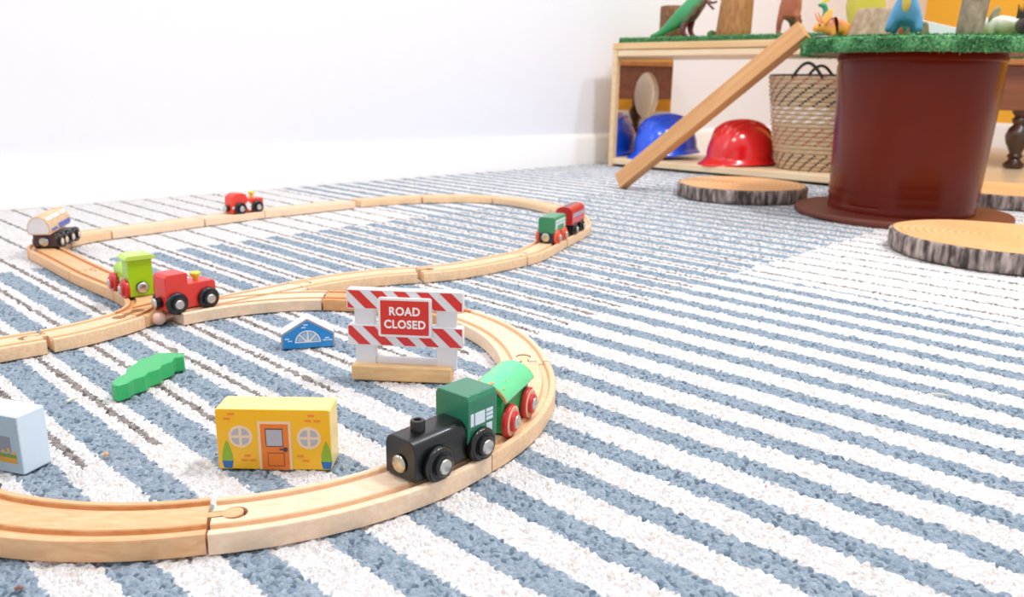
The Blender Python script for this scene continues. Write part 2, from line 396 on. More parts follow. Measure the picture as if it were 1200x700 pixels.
def switch(strips, groove_ids, origin, label, tone, holes=(), pegs=()):
    ob = None; ops = []; mats = track_mats(tone)
    body = [(-20, .3), (-20, 10.8), (-18.8, 12), (18.8, 12), (20, 10.8), (20, .3)]
    for i, (p0, h0, p1, h1) in enumerate(strips):
        P, Nn = hermite((p0[0] - origin[0], p0[1] - origin[1]), h0, (p1[0] - origin[0], p1[1] - origin[1]), h1)
        o = sweep(MB(), P, Nn, body).build('s%d' % i, mats)
        if ob is None: ob = o
        else: o.location.z = 2e-6 * i; ops.append((o, 'UNION'))
    for i in groove_ids:
        p0, h0, p1, h1 = strips[i]
        P, Nn = hermite((p0[0] - origin[0], p0[1] - origin[1]), h0, (p1[0] - origin[0], p1[1] - origin[1]), h1)
        t0 = np.array([math.cos(R_(h0)), math.sin(R_(h0))]); t1 = np.array([math.cos(R_(h1)), math.sin(R_(h1))])
        P[0] -= t0 * 6; P[-1] += t1 * 6
        for sgn in (1, -1):
            pr = [(sgn * o_, z) for o_, z in GRV]
            mb = sweep(MB(), P, Nn, pr); mb.m = [1] * len(mb.m)
            ops.append((mb.build('g', mats), 'DIFFERENCE'))
    for p, h in holes:
        ops.append((MB().prism(place(key_outline(6.4, 3.4, 13.5), (p[0] - origin[0] - 1.5 * math.cos(R_(h)), p[1] - origin[1] - 1.5 * math.sin(R_(h))), h), -3, 16).build('c', mats), 'DIFFERENCE'))
    bpy.context.view_layer.update()
    me = boolean(ob, ops, 'switch')
    o = bpy.data.objects.new('track_switch', me); COL.objects.link(o); o.location = (origin[0] * MM, origin[1] * MM, 0)
    tag(o, label, 'train track')
    for p, h in pegs:
        MB().prism(place(key_outline(5.5, 2.6, 12.5), (p[0] - origin[0], p[1] - origin[1]), h), 1.2, 11.6).build('connector_peg', mats[0], o)
    return o
sw1 = switch([((-334, 775), 49, (-241, 884), 50), ((-334, 775), 49, (-200.5, 843), 3)], (0, 1), (-334, 775),
             'wooden switch track under the red engine, splitting into a straight and a curved branch', 'pale', pegs=[((-241.5, 883.5), 50), ((-201, 843), 3)])
ballmat = paint('#e2b7a4', .35, .3, var=.04)
bp_ = MB().ball((-9.5, -12.5, 6.4), 6.6); bp_.tube([(-7, -9, 6.4), (3, 4, 6.4)], 2.6)
bp_.build('ball_peg', ballmat, sw1, label='pinkish ball ended connector peg')
switch([((-412, 858), -45, (-371, 759), 252), ((-412, 858), -46, (-354, 797), -48), ((-371, 759), 72, (-349, 797), 50)], (0, 2), (-412, 858),
       'wooden three-way switch track under the lime green engine', 'warm', holes=[((-371, 759), 72)])

# ================================================================ TRAINS
def wheel(parent, x, y, z, r, mat, cap=CHROME, side=1, w=6.4, ring=None):
    """wheel on the side of a car; side +1 = left"""
    pr = [(r * .55, 0), (r - .8, 0), (r, .8), (r, w - 2.6), (r - .9, w - 1.3), (r - 2.6, w - .9), (r - 3.4, w - 1.4), (r * .62, w - 1.2), (r * .60, w + .9), (r * .5, w + 1.6), (r * .2, w + 1.6)]
    mb = MB().lathe([(a, side * b) for a, b in pr], ax='y', n=36)
    mats = [mat]
    if ring:
        mb.m = [1 if (j // 36) in (4, 5, 6) else 0 for j in range(len(mb.m))]; mats = [mat, ring]
    o = mb.build('wheel', mats, parent, loc=(x, y, z), ang=50)
    MB().lathe([(a, side * b) for a, b in ((r * .42, w + .9), (r * .42, w + 1.9), (r * .36, w + 2.5), (r * .2, w + 2.8), (.01, w + 2.9))], ax='y', n=24).build('axle_cap', cap, o, ang=60)
    return o
def wheels(parent, xs, hw, r, mat, z=None, **k):
    for x in xs:
        for s in (1, -1): wheel(parent, x, s * hw, r if z is None else z, r, mat, side=s, **k)
def magnet(parent, x, z, face, r=5, cap=CHROME, base=BLACK, L=3):
    s = 1 if face > 0 else -1
    o = MB().lathe([(r * .8, 0), (r + .4, s * .4), (r + .4, s * L), (r * .9, s * (L + .2))], (x, 0, z), 'x', 24).build('coupling', base, parent, ang=60)
    MB().lathe([(r, s * L), (r, s * (L + .8)), (r * .8, s * (L + 1.6)), (r * .4, s * (L + 2.1)), (.01, s * (L + 2.2))], (x, 0, z), 'x', 24).build('magnet_cap', cap, o, ang=70)
def arch(w, z0, z1, r, n=6):
    """rounded-top section in (y,z)"""
    pts = [(-w, z0), (w, z0)]
    for i in range(n + 1): a = R_(90 * i / n); pts.append((w - r + r * math.cos(a), z1 - r + r * math.sin(a)))
    for i in range(n + 1): a = R_(90 + 90 * i / n); pts.append((-w + r + r * math.cos(a), z1 - r + r * math.sin(a)))
    return pts
ZT = 9.5
# --- black engine with green cab
e = thing('train_engine', 'black wooden steam engine with a green cab on the front track', 'toy train', (-40.5, 453.5, ZT), 229.6)
MB().prism(arch(12.6, 3.5, 28.5, 7), -34, 34, 'x').build('boiler', BLACK, e, bevel=1, ang=40)
green = paint('#1f7b58', .32, .4, var=.06); greenroof = paint('#3d9c7d', .3, .4, var=.05)
cab = MB().prism([(-14, 13), (14, 13), (14, 41), (11.8, 44), (-11.8, 44), (-14, 41)], -33.5, -8, 'x').build('cab', green, e, bevel=.7)
wlt = paint('#dfe9f4', .35, .2, var=.02); dgr = paint('#0f4a36', .4, .2)
for s in (1, -1):
    win = MB()
    def q(x0, x1, z0, z1, m=0): win.prism([(x0, z0), (x1, z0), (x1, z1), (x0, z1)], s * 14, s * 14.25, 'y', m)
    q(-12.5, -9.8, 24.5, 32.5); q(-22.3, -13.6, 24.5, 32.5)
    for i in range(3): q(-29.5, -23.5, 25 + 2.7 * i, 27 + 2.7 * i)
    q(-28.8, -23.8, 16.5, 23); q(-22.5, -10, 16, 21.5, 1)
    win.build('cab_window', [wlt, paint('#156b4a', .35, .3)], cab)
MB().lathe([(4.4, 26), (4.4, 34), (4.0, 35), (2.2, 35.1), (2, 34.2)], (20, 0, 0), 'z', 28).build('funnel', BLACK, e, ang=50)
magnet(e, 34, 12.5, 1, 5.4, BRASSY, L=.6); magnet(e, -34, 12.5, -1, 5)
wheels(e, (17.5, -18.5), 12.6, 11, RUBBER, w=6.2)
# --- green wagon
e = thing('train_wagon', 'green wooden wagon with worn red wheels coupled behind the black engine', 'toy train', (-7.5, 515.5, ZT), 249)
gbody = paint('#27a55c', .35, .3, var=.12, scale=120); groof = paint('#63d99c', .35, .3, var=.1, scale=120)
MB().prism([(-12, 4), (12, 4), (12, 30), (-12, 30)], -24, 24, 'x').build('body', gbody, e, bevel=.8)
rp = [(-15.5, 27.5), (-15.5, 26.5)] + [(15.5 * math.sin(R_(a)), 26.5 + 0) for a in ()]
arc_ = [(15.6 * math.sin(R_(a)) / math.sin(R_(70)), 27.0 + 10 * (math.cos(R_(a)) - math.cos(R_(70))) / (1 - math.cos(R_(70)))) for a in range(70, -71, -10)]
rb = MB().prism([(14.6, 25.6)] + arc_ + [(-14.6, 25.6)] + [(p[0] * .93, p[1] - 1.9) for p in arc_[::-1][1:-1]], -26, 26, 'x')
barew = wood('#dcb27c', '#c2925a')
rb.build('roof', [barew], e, label='arched roof with bare wood edges')
MB().prism([(p[0] * .985, p[1] + .05) for p in arc_] + [(p[0] * .98, p[1] + .25) for p in arc_[::-1]], -25, 24.7, 'x')
rt = MB().prism(arc_[:] + [(p[0], p[1] + .35) for p in arc_[::-1]], -25.2, 24.8, 'x')
rt.build('roof_panel', groof, e, label='light green chipped paint of the roof')
for (x_, j, sx_) in ((22, 6, 3.2), (18.5, 9, 2.0), (20, 3, 1.8), (4, 8, 1.2), (-6, 5, 1.0), (-15, 9, 1.5), (10, 4, 1.1), (0, 10, .9)):
    p = arc_[j]; ch = MB().ball((x_, p[0], p[1] + .3), (sx_, sx_ * .7, .25), n=10).build('paint_chip', barew, e)
wredm = paint('#cf2f2c', .45, .2, var=.1, scale=400); worn = paint('#e5b59a', .6, var=.25, scale=350)
magnet(e, 24, 12, 1, 5, CHROME, L=2.5)
wheels(e, (16.5, -17), 12.2, 11, wredm, w=5.8, ring=worn)
# --- lime engine
e = thing('train_engine', 'lime green wooden engine with red wheels seen from behind', 'toy train', (-405, 846, ZT), 131.4)
lime = paint('#a7d61b', .35, .3, var=.03); lime2 = paint('#bfe263', .35, .3, var=.03)
MB().prism(arch(11, 3, 31, 8), -28, 28, 'x').build('boiler', lime, e, bevel=.8)
cb = MB().prism([(-12.2, 3), (12.2, 3), (12.2, 41.5), (-12.2, 41.5)], -29, -10, 'x').build('cab', lime, e, bevel=.8)
MB().prism([(-15.5, 41.5), (15.5, 41.5), (15.5, 43.5), (12, 47), (-12, 47), (-15.5, 43.5)], -32, -7, 'x').build('roof', lime2, e, bevel=1)
for s in (1, -1):
    w_ = MB()
    for a, b, c, d in ((-24, -23.2, 18, 33), (-15.8, -15, 18, 33), (-24, -15, 32.2, 33), (-24, -15, 18, 18.8)): w_.prism([(a, c), (b, c), (b, d), (a, d)], s * 12.2, s * 12.5, 'y')
    for i in range(7): w_.prism(disc(-6 + i * 4.4, 18 - (i % 2) * 3, 1.5, 8), s * 10.95, s * 11.3, 'y')
    w_.build('side_print', paint('#e8f2c4', .4), e)
magnet(e, -29, 12.5, -1, 5.8, paint('#c4c4c6', .25, 0, .9, .03), L=3)
MB().lathe([(3.5, 28), (3.2, 36), (4.4, 38), (4.4, 39)], (18, 0, 0), 'z', 24).build('funnel', wredm, e, ang=50)
lred = paint('#d3241f', .3, .5, var=.05)
wheels(e, (18, -20), 12, 10.8, lred, w=6)
# --- red engines
def red_engine(label, x, y, rz, decal, H=40, body='#e23a30'):
    e = thing('train_engine', label, 'toy train', (x, y, ZT), rz)
    rm = paint(body, .35, .12, var=.04)
    n = 6; r = 6
    xr = -25.5
    side = [(xr, 4), (27, 4), (27, 24)] + [(23 + 4 * math.cos(R_(90 * i / n)), 24.5 + 4 * math.sin(R_(90 * i / n))) for i in range(n + 1)] + [(-2, 28.5)]
    if decal:
        side += [(-2 - 8 + 8 * math.cos(R_(a)), 28 + 9 * math.sin(R_(a))) for a in (20, 45, 70, 90)] + [(-22 + 8 * math.cos(R_(a)), 28 + 9 * math.sin(R_(a))) for a in (90, 120, 150)]
        side += [(-31, 26)]
        side = [(-31, 4), (31, 4), (31, 24), (29, 26), (1, 26), (-1, 31), (-4, 34.5), (-9, 36.5), (-20, 36.5), (-25, 34.5), (-29, 31), (-30.5, 26)]
        MB().prism(side, -11, 11, 'y').build('body', rm, e, bevel=2.2)
    else:
        side += [(-2, H - 1.5), (-3.5, H), (xr + 3, H), (xr, H - 3)]
        MB().prism(side, -11.5, 11.5, 'y').build('body', rm, e, bevel=2.6)
    yel = paint('#ddd43c' if not decal else '#f0d020', .35, .4)
    fx = 15 if decal else 12
    MB().lathe([(2.6, 24), (2.4, 29), (2.8, 31), (5.2, 33.5), (5.4, 35.5), (4.6, 36.5), (.5, 36.8)], (fx, 0, 0), 'z', 24).build('funnel', yel, e, ang=50)
    if decal:
        for s in (1, -1):
            dm = MB(); dm.prism([(-7, 15), (1, 22), (8, 15), (1, 8)], s * 11, s * 11.3, 'y'); dm.prism([(1, 8), (3.5, 5.5), (15, 16), (13, 18)], s * 11, s * 11.3, 'y')
            dm.prism(disc(-27.5, 13, 2.6, 12), s * 11, s * 11.3, 'y'); dm.build('white_emblem', WHITE, e)
    magnet(e, -31 if decal else -25.5, 12, -1, 5, CHROME, L=6.5)
    wheels(e, (17, -16), 11.6, 11, RUBBER, w=5.8)
    return e
red_engine('red wooden engine with a yellow funnel beside the lime engine', -326, 787.5, 49.5, False)
red_engine('small red engine with a white diamond on the far track by the wall', -463, 1397, 51, True, body='#e8402c')
# --- far green tender and red coach
e = thing('train_wagon', 'green wooden tender with orange wheels on the right bend of the far loop', 'toy train', (57, 1177, ZT), 248)
navy = paint('#1e2440', .4, .2); MB().box(-26, 26, -11, 11, 4, 17).build('chassis', navy, e, bevel=1)
MB().prism(arch(12.5, 17, 40, 4), -25, 25, 'x').build('body', paint('#2c8a5c', .35, .3), e, bevel=.6)
for s in (1, -1):
    w_ = MB(); w_.prism([(-20, 32), (22, 32), (22, 36), (-20, 36)], s * 12.5, s * 12.8, 'y'); w_.prism([(-20, 22), (-15, 22), (-13, 28), (12, 28), (15, 22), (22, 22), (22, 31), (-20, 31)], s * 12.5, s * 12.8, 'y')
    w_.build('side_print', paint('#cfe6dc', .4), e)
magnet(e, 26, 11.5, 1, 6.3, BRASSY, L=2)
wheels(e, (15, -14), 11.2, 11, paint('#e2572c', .35, .3), w=5.6)
e = thing('train_wagon', 'red wooden coach with a black roof coupled behind the far green tender', 'toy train', (88, 1254, ZT), 249)
MB().box(-32, 32, -11, 11, 4, 19).build('chassis', BLACK, e, bevel=1)
rc = paint('#c62a2b', .35, .35); MB().prism(arch(13.5, 18, 45, 10), -33, 33, 'x').build('body', rc, e, bevel=.6)
ar = [(13.8 * math.sin(R_(a)), 31.5 + 13.9 * math.cos(R_(a))) for a in range(76, -77, -8)]
MB().prism(ar + [(p[0] * .96, p[1] - 1) for p in ar[::-1]], -31, 31.5, 'x').build('roof', paint('#3a302e', .35, .3, var=.2), e, ang=50)
for s in (1, -1):
    w_ = MB()
    for i in range(6): w_.prism([(-29 + i * 10, 29), (-21.5 + i * 10, 29), (-21.5 + i * 10, 35), (-29 + i * 10, 35)], s * 13.5, s * 13.8, 'y')
    w_.build('window_row', paint('#b7b2bd', .3, .3), e)
    MB().prism([(-30, 20), (30, 20), (30, 27), (-30, 27)], s * 13.5, s * 13.8, 'y').build('side_band', paint('#e0595b', .4, .2), e)
wheels(e, (19, -19), 11, 10.5, RUBBER, w=5.6)
# --- tanker truck
e = thing('tanker_truck', 'worn wooden tanker truck with a pale rounded tank and black wheels at the left corner', 'toy truck', (-622, 1091, ZT), -84)
brn = wood('#5a4038', '#3a2824'); MB().box(-42, 30, -10, 10, 8, 19).build('chassis', brn, e, bevel=1)
MB().box(26, 32, -14, 14, 5, 22).build('front_plate', brn, e, bevel=1)
tank = MB().prism([(-14.5, 24)] + [(14.5 * math.cos(R_(a)), 27 + 16 * math.sin(R_(a))) for a in range(0, 181, 15)][::1] and
                  [(-13, 22), (13, 22)] + [(14.8 * math.cos(R_(a)), 28 + 19 * math.sin(R_(a))) for a in range(0, 181, 15)], -36, 38, 'x')
tk = tank.build('tank', wood('#e3c9a8', '#d3ad84', s=(60, 200, 200)), e, bevel=1.5, loc=(3, -3, 2)); tk.rotation_euler = (0, R_(2.5), R_(3))
MB().prism([(-11, 24), (11, 24)] + [(12.6 * math.cos(R_(a)), 28 + 16.3 * math.sin(R_(a))) for a in range(0, 181, 15)], 38, 38.6, 'x').build('end_panel', paint('#e4e1e6', .5, var=.1, scale=100), tk)
for s in (1, -1):
    w_ = MB()
    w_.prism([(-33, 25.5), (6, 25.5), (10, 32), (-31, 32)], s * 14.6, s * 15.1, 'y'); w_.prism([(14, 26.5), (33, 26.5), (33, 29.5), (16, 29.5)], s * 14.6, s * 15.1, 'y')
    w_.build('blue_stripe', paint('#3c57c4', .4, .2, var=.1), tk)
for x0, x1 in ((-31, -14), (-8, 12), (16, 34)): MB().prism([(8.2, 43.7), (11.4, 40.1), (11.8, 40.5), (8.6, 44.1)], x0, x1, 'x').build('worn_patch', WHITE, tk)
MB().lathe([(3.2, 0), (3.2, 2)], (-20, 0, 47), 'z', 16).build('filler_cap', WHITE, tk)
magnet(e, 32, 12, 1, 6, BRASSY, base=paint('#2b4fc0', .3, .3), L=2)
wheels(e, (21, 7, -14, -35), 10.5, 10.3, RUBBER, w=6, cap=paint('#d9c3ab', .4, .2))

# ================================================================ BLOCKS
# --- yellow house block
e = thing('house_block', 'yellow wooden house block with an orange door and two round windows', 'toy block', (-144.5, 461, 0), 0.4)
yel = paint('#fabc0e', .35, .25, var=.02); ylit = paint('#fbe08c', .4, .2, var=.02)  # paler yellow: overexposed light on the top painted into the body colour
bd = MB().prism(rrect(-35, 35, 0, 40, 1.6, 3), 0, 21, 'y')
bd.build('body', [ylit], e, bevel=.8, label='yellow body paled by painted-in bright light')
cream = paint('#efd2ae', .45); orng = paint('#ee7a1c', .4, .2); gryb = paint('#b3b3bb', .4, .2); dkb = paint('#4a3f44', .5)
def X(px): return (px - 485) / 720 * 70
def Z(py): return 40 * (590 - py) / 355
def rect(mb, x0, x1, y0, y1, a, b, m=0): mb.prism([(X(x0), Z(y1)), (X(x1), Z(y1)), (X(x1), Z(y0)), (X(x0), Z(y0))], a, b, 'y', m)
d = MB(); rect(d, 388, 595, 305, 588, -.3, -.5); rect(d, 404, 579, 320, 588, -.5, -.65, 1)
for a in ((443, 548, 487, 567), (434, 545, 345, 452)): rect(d, *a, -.65, -.7, 2)
rect(d, 447, 544, 491, 563, -.7, -.74, 1); rect(d, 440, 540, 352, 447, -.7, -.74, 3)
dr = d.build('door', [cream, orng, dkb, gryb], e)
h_ = MB(); rect(h_, 520, 568, 463, 471, -.75, -1); h_.prism(disc(X(556), Z(467), 1.5, 14), -.75, -1.1, 'y'); h_.build('door_handle', dkb, dr)
for cx, cy in ((277, 395), (707, 400)):
    w_ = MB(); c = (X(cx), Z(cy)); w_.prism(disc(c[0], c[1], 7.4), -.3, -.5, 'y'); w_.prism(disc(c[0], c[1], 5.9), -.5, -.55, 'y', 2)
    for a0 in (0, 90, 180, 270):
        o_ = 0.9; pts = [(c[0] + o_ * (1 if a0 in (0, 270) else -1), c[1] + o_ * (1 if a0 < 180 else -1))]
        pts += [(pts[0][0] + 4.5 * math.cos(R_(a0 + 90 * k / 8)), pts[0][1] + 4.5 * math.sin(R_(a0 + 90 * k / 8))) for k in range(9)]
        w_.prism(pts, -.55, -.62, 'y', 1)
    w_.build('round_window', [cream, gryb, cream], e)
for cx in (187, 813):
    t_ = MB(); x = X(cx); t_.prism([(x - 3.4, Z(540)), (x + 3.4, Z(540)), (x + 2.9, Z(490)), (x + 1.5, Z(445)), (x, Z(418)), (x - 1.5, Z(445)), (x - 2.9, Z(490))], -.3, -.5, 'y')
    t_.prism([(x - 3.4, Z(539)), (x + 3.4, Z(539)), (x + 2.4, Z(582)), (x - 2.4, Z(582))], -.3, -.52, 'y', 1); t_.build('potted_tree_print', [paint('#8db32a', .4), paint('#1e6cb0', .4)], e)
bk = MB().prism(rrect(-34.6, 34.6, .4, 39.6, 1.4, 3), -.28, .2, 'y')
for x0, y0 in ((205, 265), (178, 292), (705, 270), (683, 300), (742, 300), (293, 508), (273, 535), (326, 535), (627, 508), (660, 535)):
    rect(bk, x0, x0 + 42, y0 - 7, y0 + 7, -.28, -.42, 1)
bk.build('front_print', [yel, paint('#f08a2c', .45)], e, label='bright yellow printed front')
# --- blue gable block
e = thing('house_block', 'small blue gabled house block with a half-round window and white roof', 'toy block', (-183, 700, 0), 15)
gw = 23.3; out = [(-gw, 0), (gw, 0), (gw, 13.5), (0, 27.5), (-gw, 13.5)]
MB().prism(out, 0, 19, 'y').build('body', paint('#e2e3ea', .4, .2, var=.02), e, bevel=.5)
MB().prism([(-gw + 0, .2), (gw, .2), (gw, 13.3), (0, 27.2), (-gw, 13.3)], -.2, .1, 'y').build('grey_border', paint('#a79fa3', .5), e)
w_ = MB(); cx, cz = 0.0, 5.0
w_.prism(disc(cx, cz, 11.3, 24, 0, 180), -.4, -.5, 'y')
for i in range(4): 
    a0, a1_ = 4 + 45 * i, 41 + 45 * i
    w_.prism([(cx + 3 * math.cos(R_(22 + 45 * i)), cz + .4 + 2.2 * math.sin(R_(22 + 45 * i)))] + disc(cx, cz + .3, 9.9, 6, a0, a1_), -.5, -.56, 'y', 1)
    w_.prism([(cx + 4 * math.cos(R_(22 + 45 * i)), cz + .4 + 3.2 * math.sin(R_(22 + 45 * i)))] + disc(cx, cz + .3, 9.3, 6, a0 + 3, a1_ - 3), -.56, -.6, 'y', 2)
w_.build('half_round_window', [WHITE, paint('#5d6d84', .4), paint('#9cc7ea', .3, .3)], e)
bk = MB().prism([(-gw + 1.6, .2), (gw - 1.4, .2), (gw - 1.4, 12.2), (0, 25.2), (-gw + 1.6, 12.2)], -.4, -.1, 'y')
for x0, z0 in ((-20, 8.5), (-17.5, 6.5), (-3.4, 21), (-5.2, 18.6), (15, 8), (13.2, 6), (17.6, 6)): bk.prism([(x0, z0), (x0 + 3.8, z0), (x0 + 3.8, z0 + 1.1), (x0, z0 + 1.1)], -.4, -.5, 'y', 1)
bk.build('front_print', [paint('#158bd6', .35, .3, var=.02), paint('#cfe6f8', .4)], e)
# --- light blue block (left edge)
e = thing('house_block', 'light blue wooden block with a printed window box at the left edge', 'toy block', (-292, 447.5, 0), -18)
MB().box(-48, 0, 0, 20, 0, 38).build('body', paint('#d8eafa', .45, .1, var=.03), e, bevel=1.2)
MB().box(-47, -.6, -.3, .2, .8, 37).build('front_print', paint('#9db3c1', .55, var=.06), e, label='grey blue printed front')
w_ = MB(); w_.prism([(-21, 14), (-7.5, 14), (-7.5, 24), (-21, 24)], -.3, -.45, 'y'); w_.prism([(-24, 7), (-4, 7), (-4, 10.5), (-24, 10.5)], -.3, -.5, 'y', 1)
for i in range(5): w_.prism(disc(-21 + i * 3.8, 11.5, 2, 8), -.3, -.48, 'y', 2); w_.prism(disc(-22 + i * 4.2, 14 + (i % 2) * 1.5, 1.3, 8), -.48, -.55, 'y', 3)
w_.build('window_box_print', [paint('#7f8591', .5), paint('#c8912f', .5), paint('#6f8b34', .5), paint('#d79a3c', .5)], e)
# --- green tree block
e0 = (-285, 605)
tp = [(-297, 569), (-299, 580), (-296.5, 592), (-301, 603), (-299, 615), (-302, 626), (-296, 629), (-294.5, 640), (-282, 643), (-271, 641), (-268, 634), (-274.5, 630), (-272.5, 622), (-277, 612), (-275, 604), (-280.5, 596), (-279.5, 588), (-285, 580), (-285.5, 572), (-291, 565)]
o = MB().prism([(x - e0[0], y - e0[1]) for x, y in tp], 0, 13).build('tree_block', paint('#35b568', .4, .2, var=.04), loc=(e0[0], e0[1], 0), bevel=1.2, seg=4)
tag(o, 'green wooden tree block lying flat on the rug', 'toy block')

# ================================================================ SIGN
e = thing('road_closed_sign', 'white wooden barrier with red stripes and a ROAD CLOSED panel', 'toy sign', (-87.5, 616, 0), -4.5)
MB().box(-41, 40, 0, 19, 0, 13).build('base', wood('#f0c894', '#e2b078', s=(60, 300, 300)), e, bevel=1.8)
sgw = paint('#e7e5ea', .4, .2, var=.015)
pw = MB(); pw.box(-38.5, -22, 6, 13, 9, 73); pw.build('post', sgw, e, bevel=.8)
MB().box(27.4, 43.6, 6, 13, 9, 73).build('post', sgw, e, bevel=.8)
MB().box(-22, 28, 7, 12, 10, 18).build('bottom_rail', sgw, e, bevel=.8)
for z0, z1, xs in ((58.5, 74.6, [-61.6 + 18.4 * k for k in range(7)]), (28.5, 45.5, [-68.5 + 18.4 * k for k in range(8)])):
    cbx = MB().prism(rrect(-44, 49, z0, z1, 1.5, 3), 4.6, 14, 'y').build('crossbar', sgw, e, bevel=.8)
    st = MB(); hgt = z1 - z0
    for x in xs:
        p = clip([(x, z1 - .9), (x + hgt - 1.8, z0 + .9), (x + hgt - 1.8 + 9.6, z0 + .9), (x + 9.6, z1 - .9)], -43.2, 48.2, z0, z1)
        if len(p) > 2: st.prism(p, 4.35, 4.65, 'y')
    st.build('red_stripes', RED, cbx)
pan = MB().prism(rrect(-18.2, 24.6, 37.5, 69.5, 2.2, 5), .8, 4.6, 'y').build('panel', paint('#f0eef0', .35, .3, var=.01), e, bevel=.4)
MB().prism(rrect(-16, 22.4, 39.6, 67.4, .8, 3), .5, .9, 'y').build('red_field', RED, pan)
def lettering(text, size, cx, zb, y, mat, parent, name='lettering', width=None):
    cu = bpy.data.curves.new('t', 'FONT'); cu.body = text; cu.size = size * MM; cu.align_x = 'CENTER'; cu.extrude = .15 * MM; cu.offset = .3 * MM; cu.space_character = 1.08
    to = bpy.data.objects.new('t', cu); COL.objects.link(to); bpy.context.view_layer.update()
    me = evaluated(to, name); bpy.data.objects.remove(to); me.materials.clear(); me.materials.append(mat)
    w = max(v.co.x for v in me.vertices) - min(v.co.x for v in me.vertices); k = (width * MM / w) if width else 1
    o = bpy.data.objects.new(name, me); COL.objects.link(o); o.parent = parent
    o.rotation_euler = (PI / 2, 0, 0); o.location = (cx * MM, y * MM, zb * MM); o.scale = (k, 1, 1); return o
tw = paint('#f4f2f4', .4)
lettering('ROAD', 9.2, 3.2, 55.8, .35, tw, pan, width=24.5); lettering('CLOSED', 9.2, 3.4, 45.2, .35, tw, pan, width=33)

# ================================================================ SHELF
A = -41.2; SO = (281, 2466)
def shl(u, v): c, s = math.cos(R_(A)), math.sin(R_(A)); return (SO[0] + u * c - v * s, SO[1] + u * s + v * c)
e = thing('low_shelf', 'low birch shelf unit with a mirror panel and a round opening', 'shelf', (SO[0], SO[1], 0), A)
birch = wood('#f1d5ac', '#e6c291', .4, s=(6, 60, 60)); birch2 = wood('#eec999', '#e2b57e', .4, s=(6, 60, 60)); edge = wood('#f6e0bf', '#ebca9c', .4, s=(6, 60, 60))
SD = 315
base = MB().box(0, 15, 0, SD, -9, 350).build('p', birch)
hole = MB().lathe([(70, -10), (70, 30)], (0, 165, 205), 'x', 48).build('h', birch)
me = boolean(base, [(hole, 'DIFFERENCE')], 'side_panel'); me.materials.clear(); me.materials.append(birch)
for p in me.polygons: p.material_index = 0
sp = bpy.data.objects.new('side_panel', me); COL.objects.link(sp); sp.parent = e; sp['label'] = 'end panel with a round porthole'
base = MB().box(15.1, 17, 14, SD - 6, 26, 312).build('p', birch)
hole = MB().lathe([(68, 5), (68, 30)], (0, 165, 205), 'x', 48).build('h', birch)
me = boolean(base, [(hole, 'DIFFERENCE')], 'mirror'); me.materials.clear(); me.materials.append(paint('#efe7e2', .03, 0, 1.0, 0))
mi = bpy.data.objects.new('mirror', me); COL.objects.link(mi); mi.parent = e; mi['label'] = 'mirror sheet on the inner face of the end panel'
MB().box(850, 865, 0, SD, -9, 350).build('side_panel', birch, e, bevel=1)
MB().box(-1, 867, -3, SD, 332, 351).build('top_board', birch2, e, bevel=4, seg=4)
MB().box(15, 850, -1, SD - 8, 313, 331).build('under_board', edge, e, bevel=4, seg=4)
MB().box(15, 850, 0, SD, 6, 24).build('bottom_board', edge, e, bevel=3)
MB().box(15, 850, 30, 45, -9, 6).build('plinth', paint('#2a2320', .7), e)

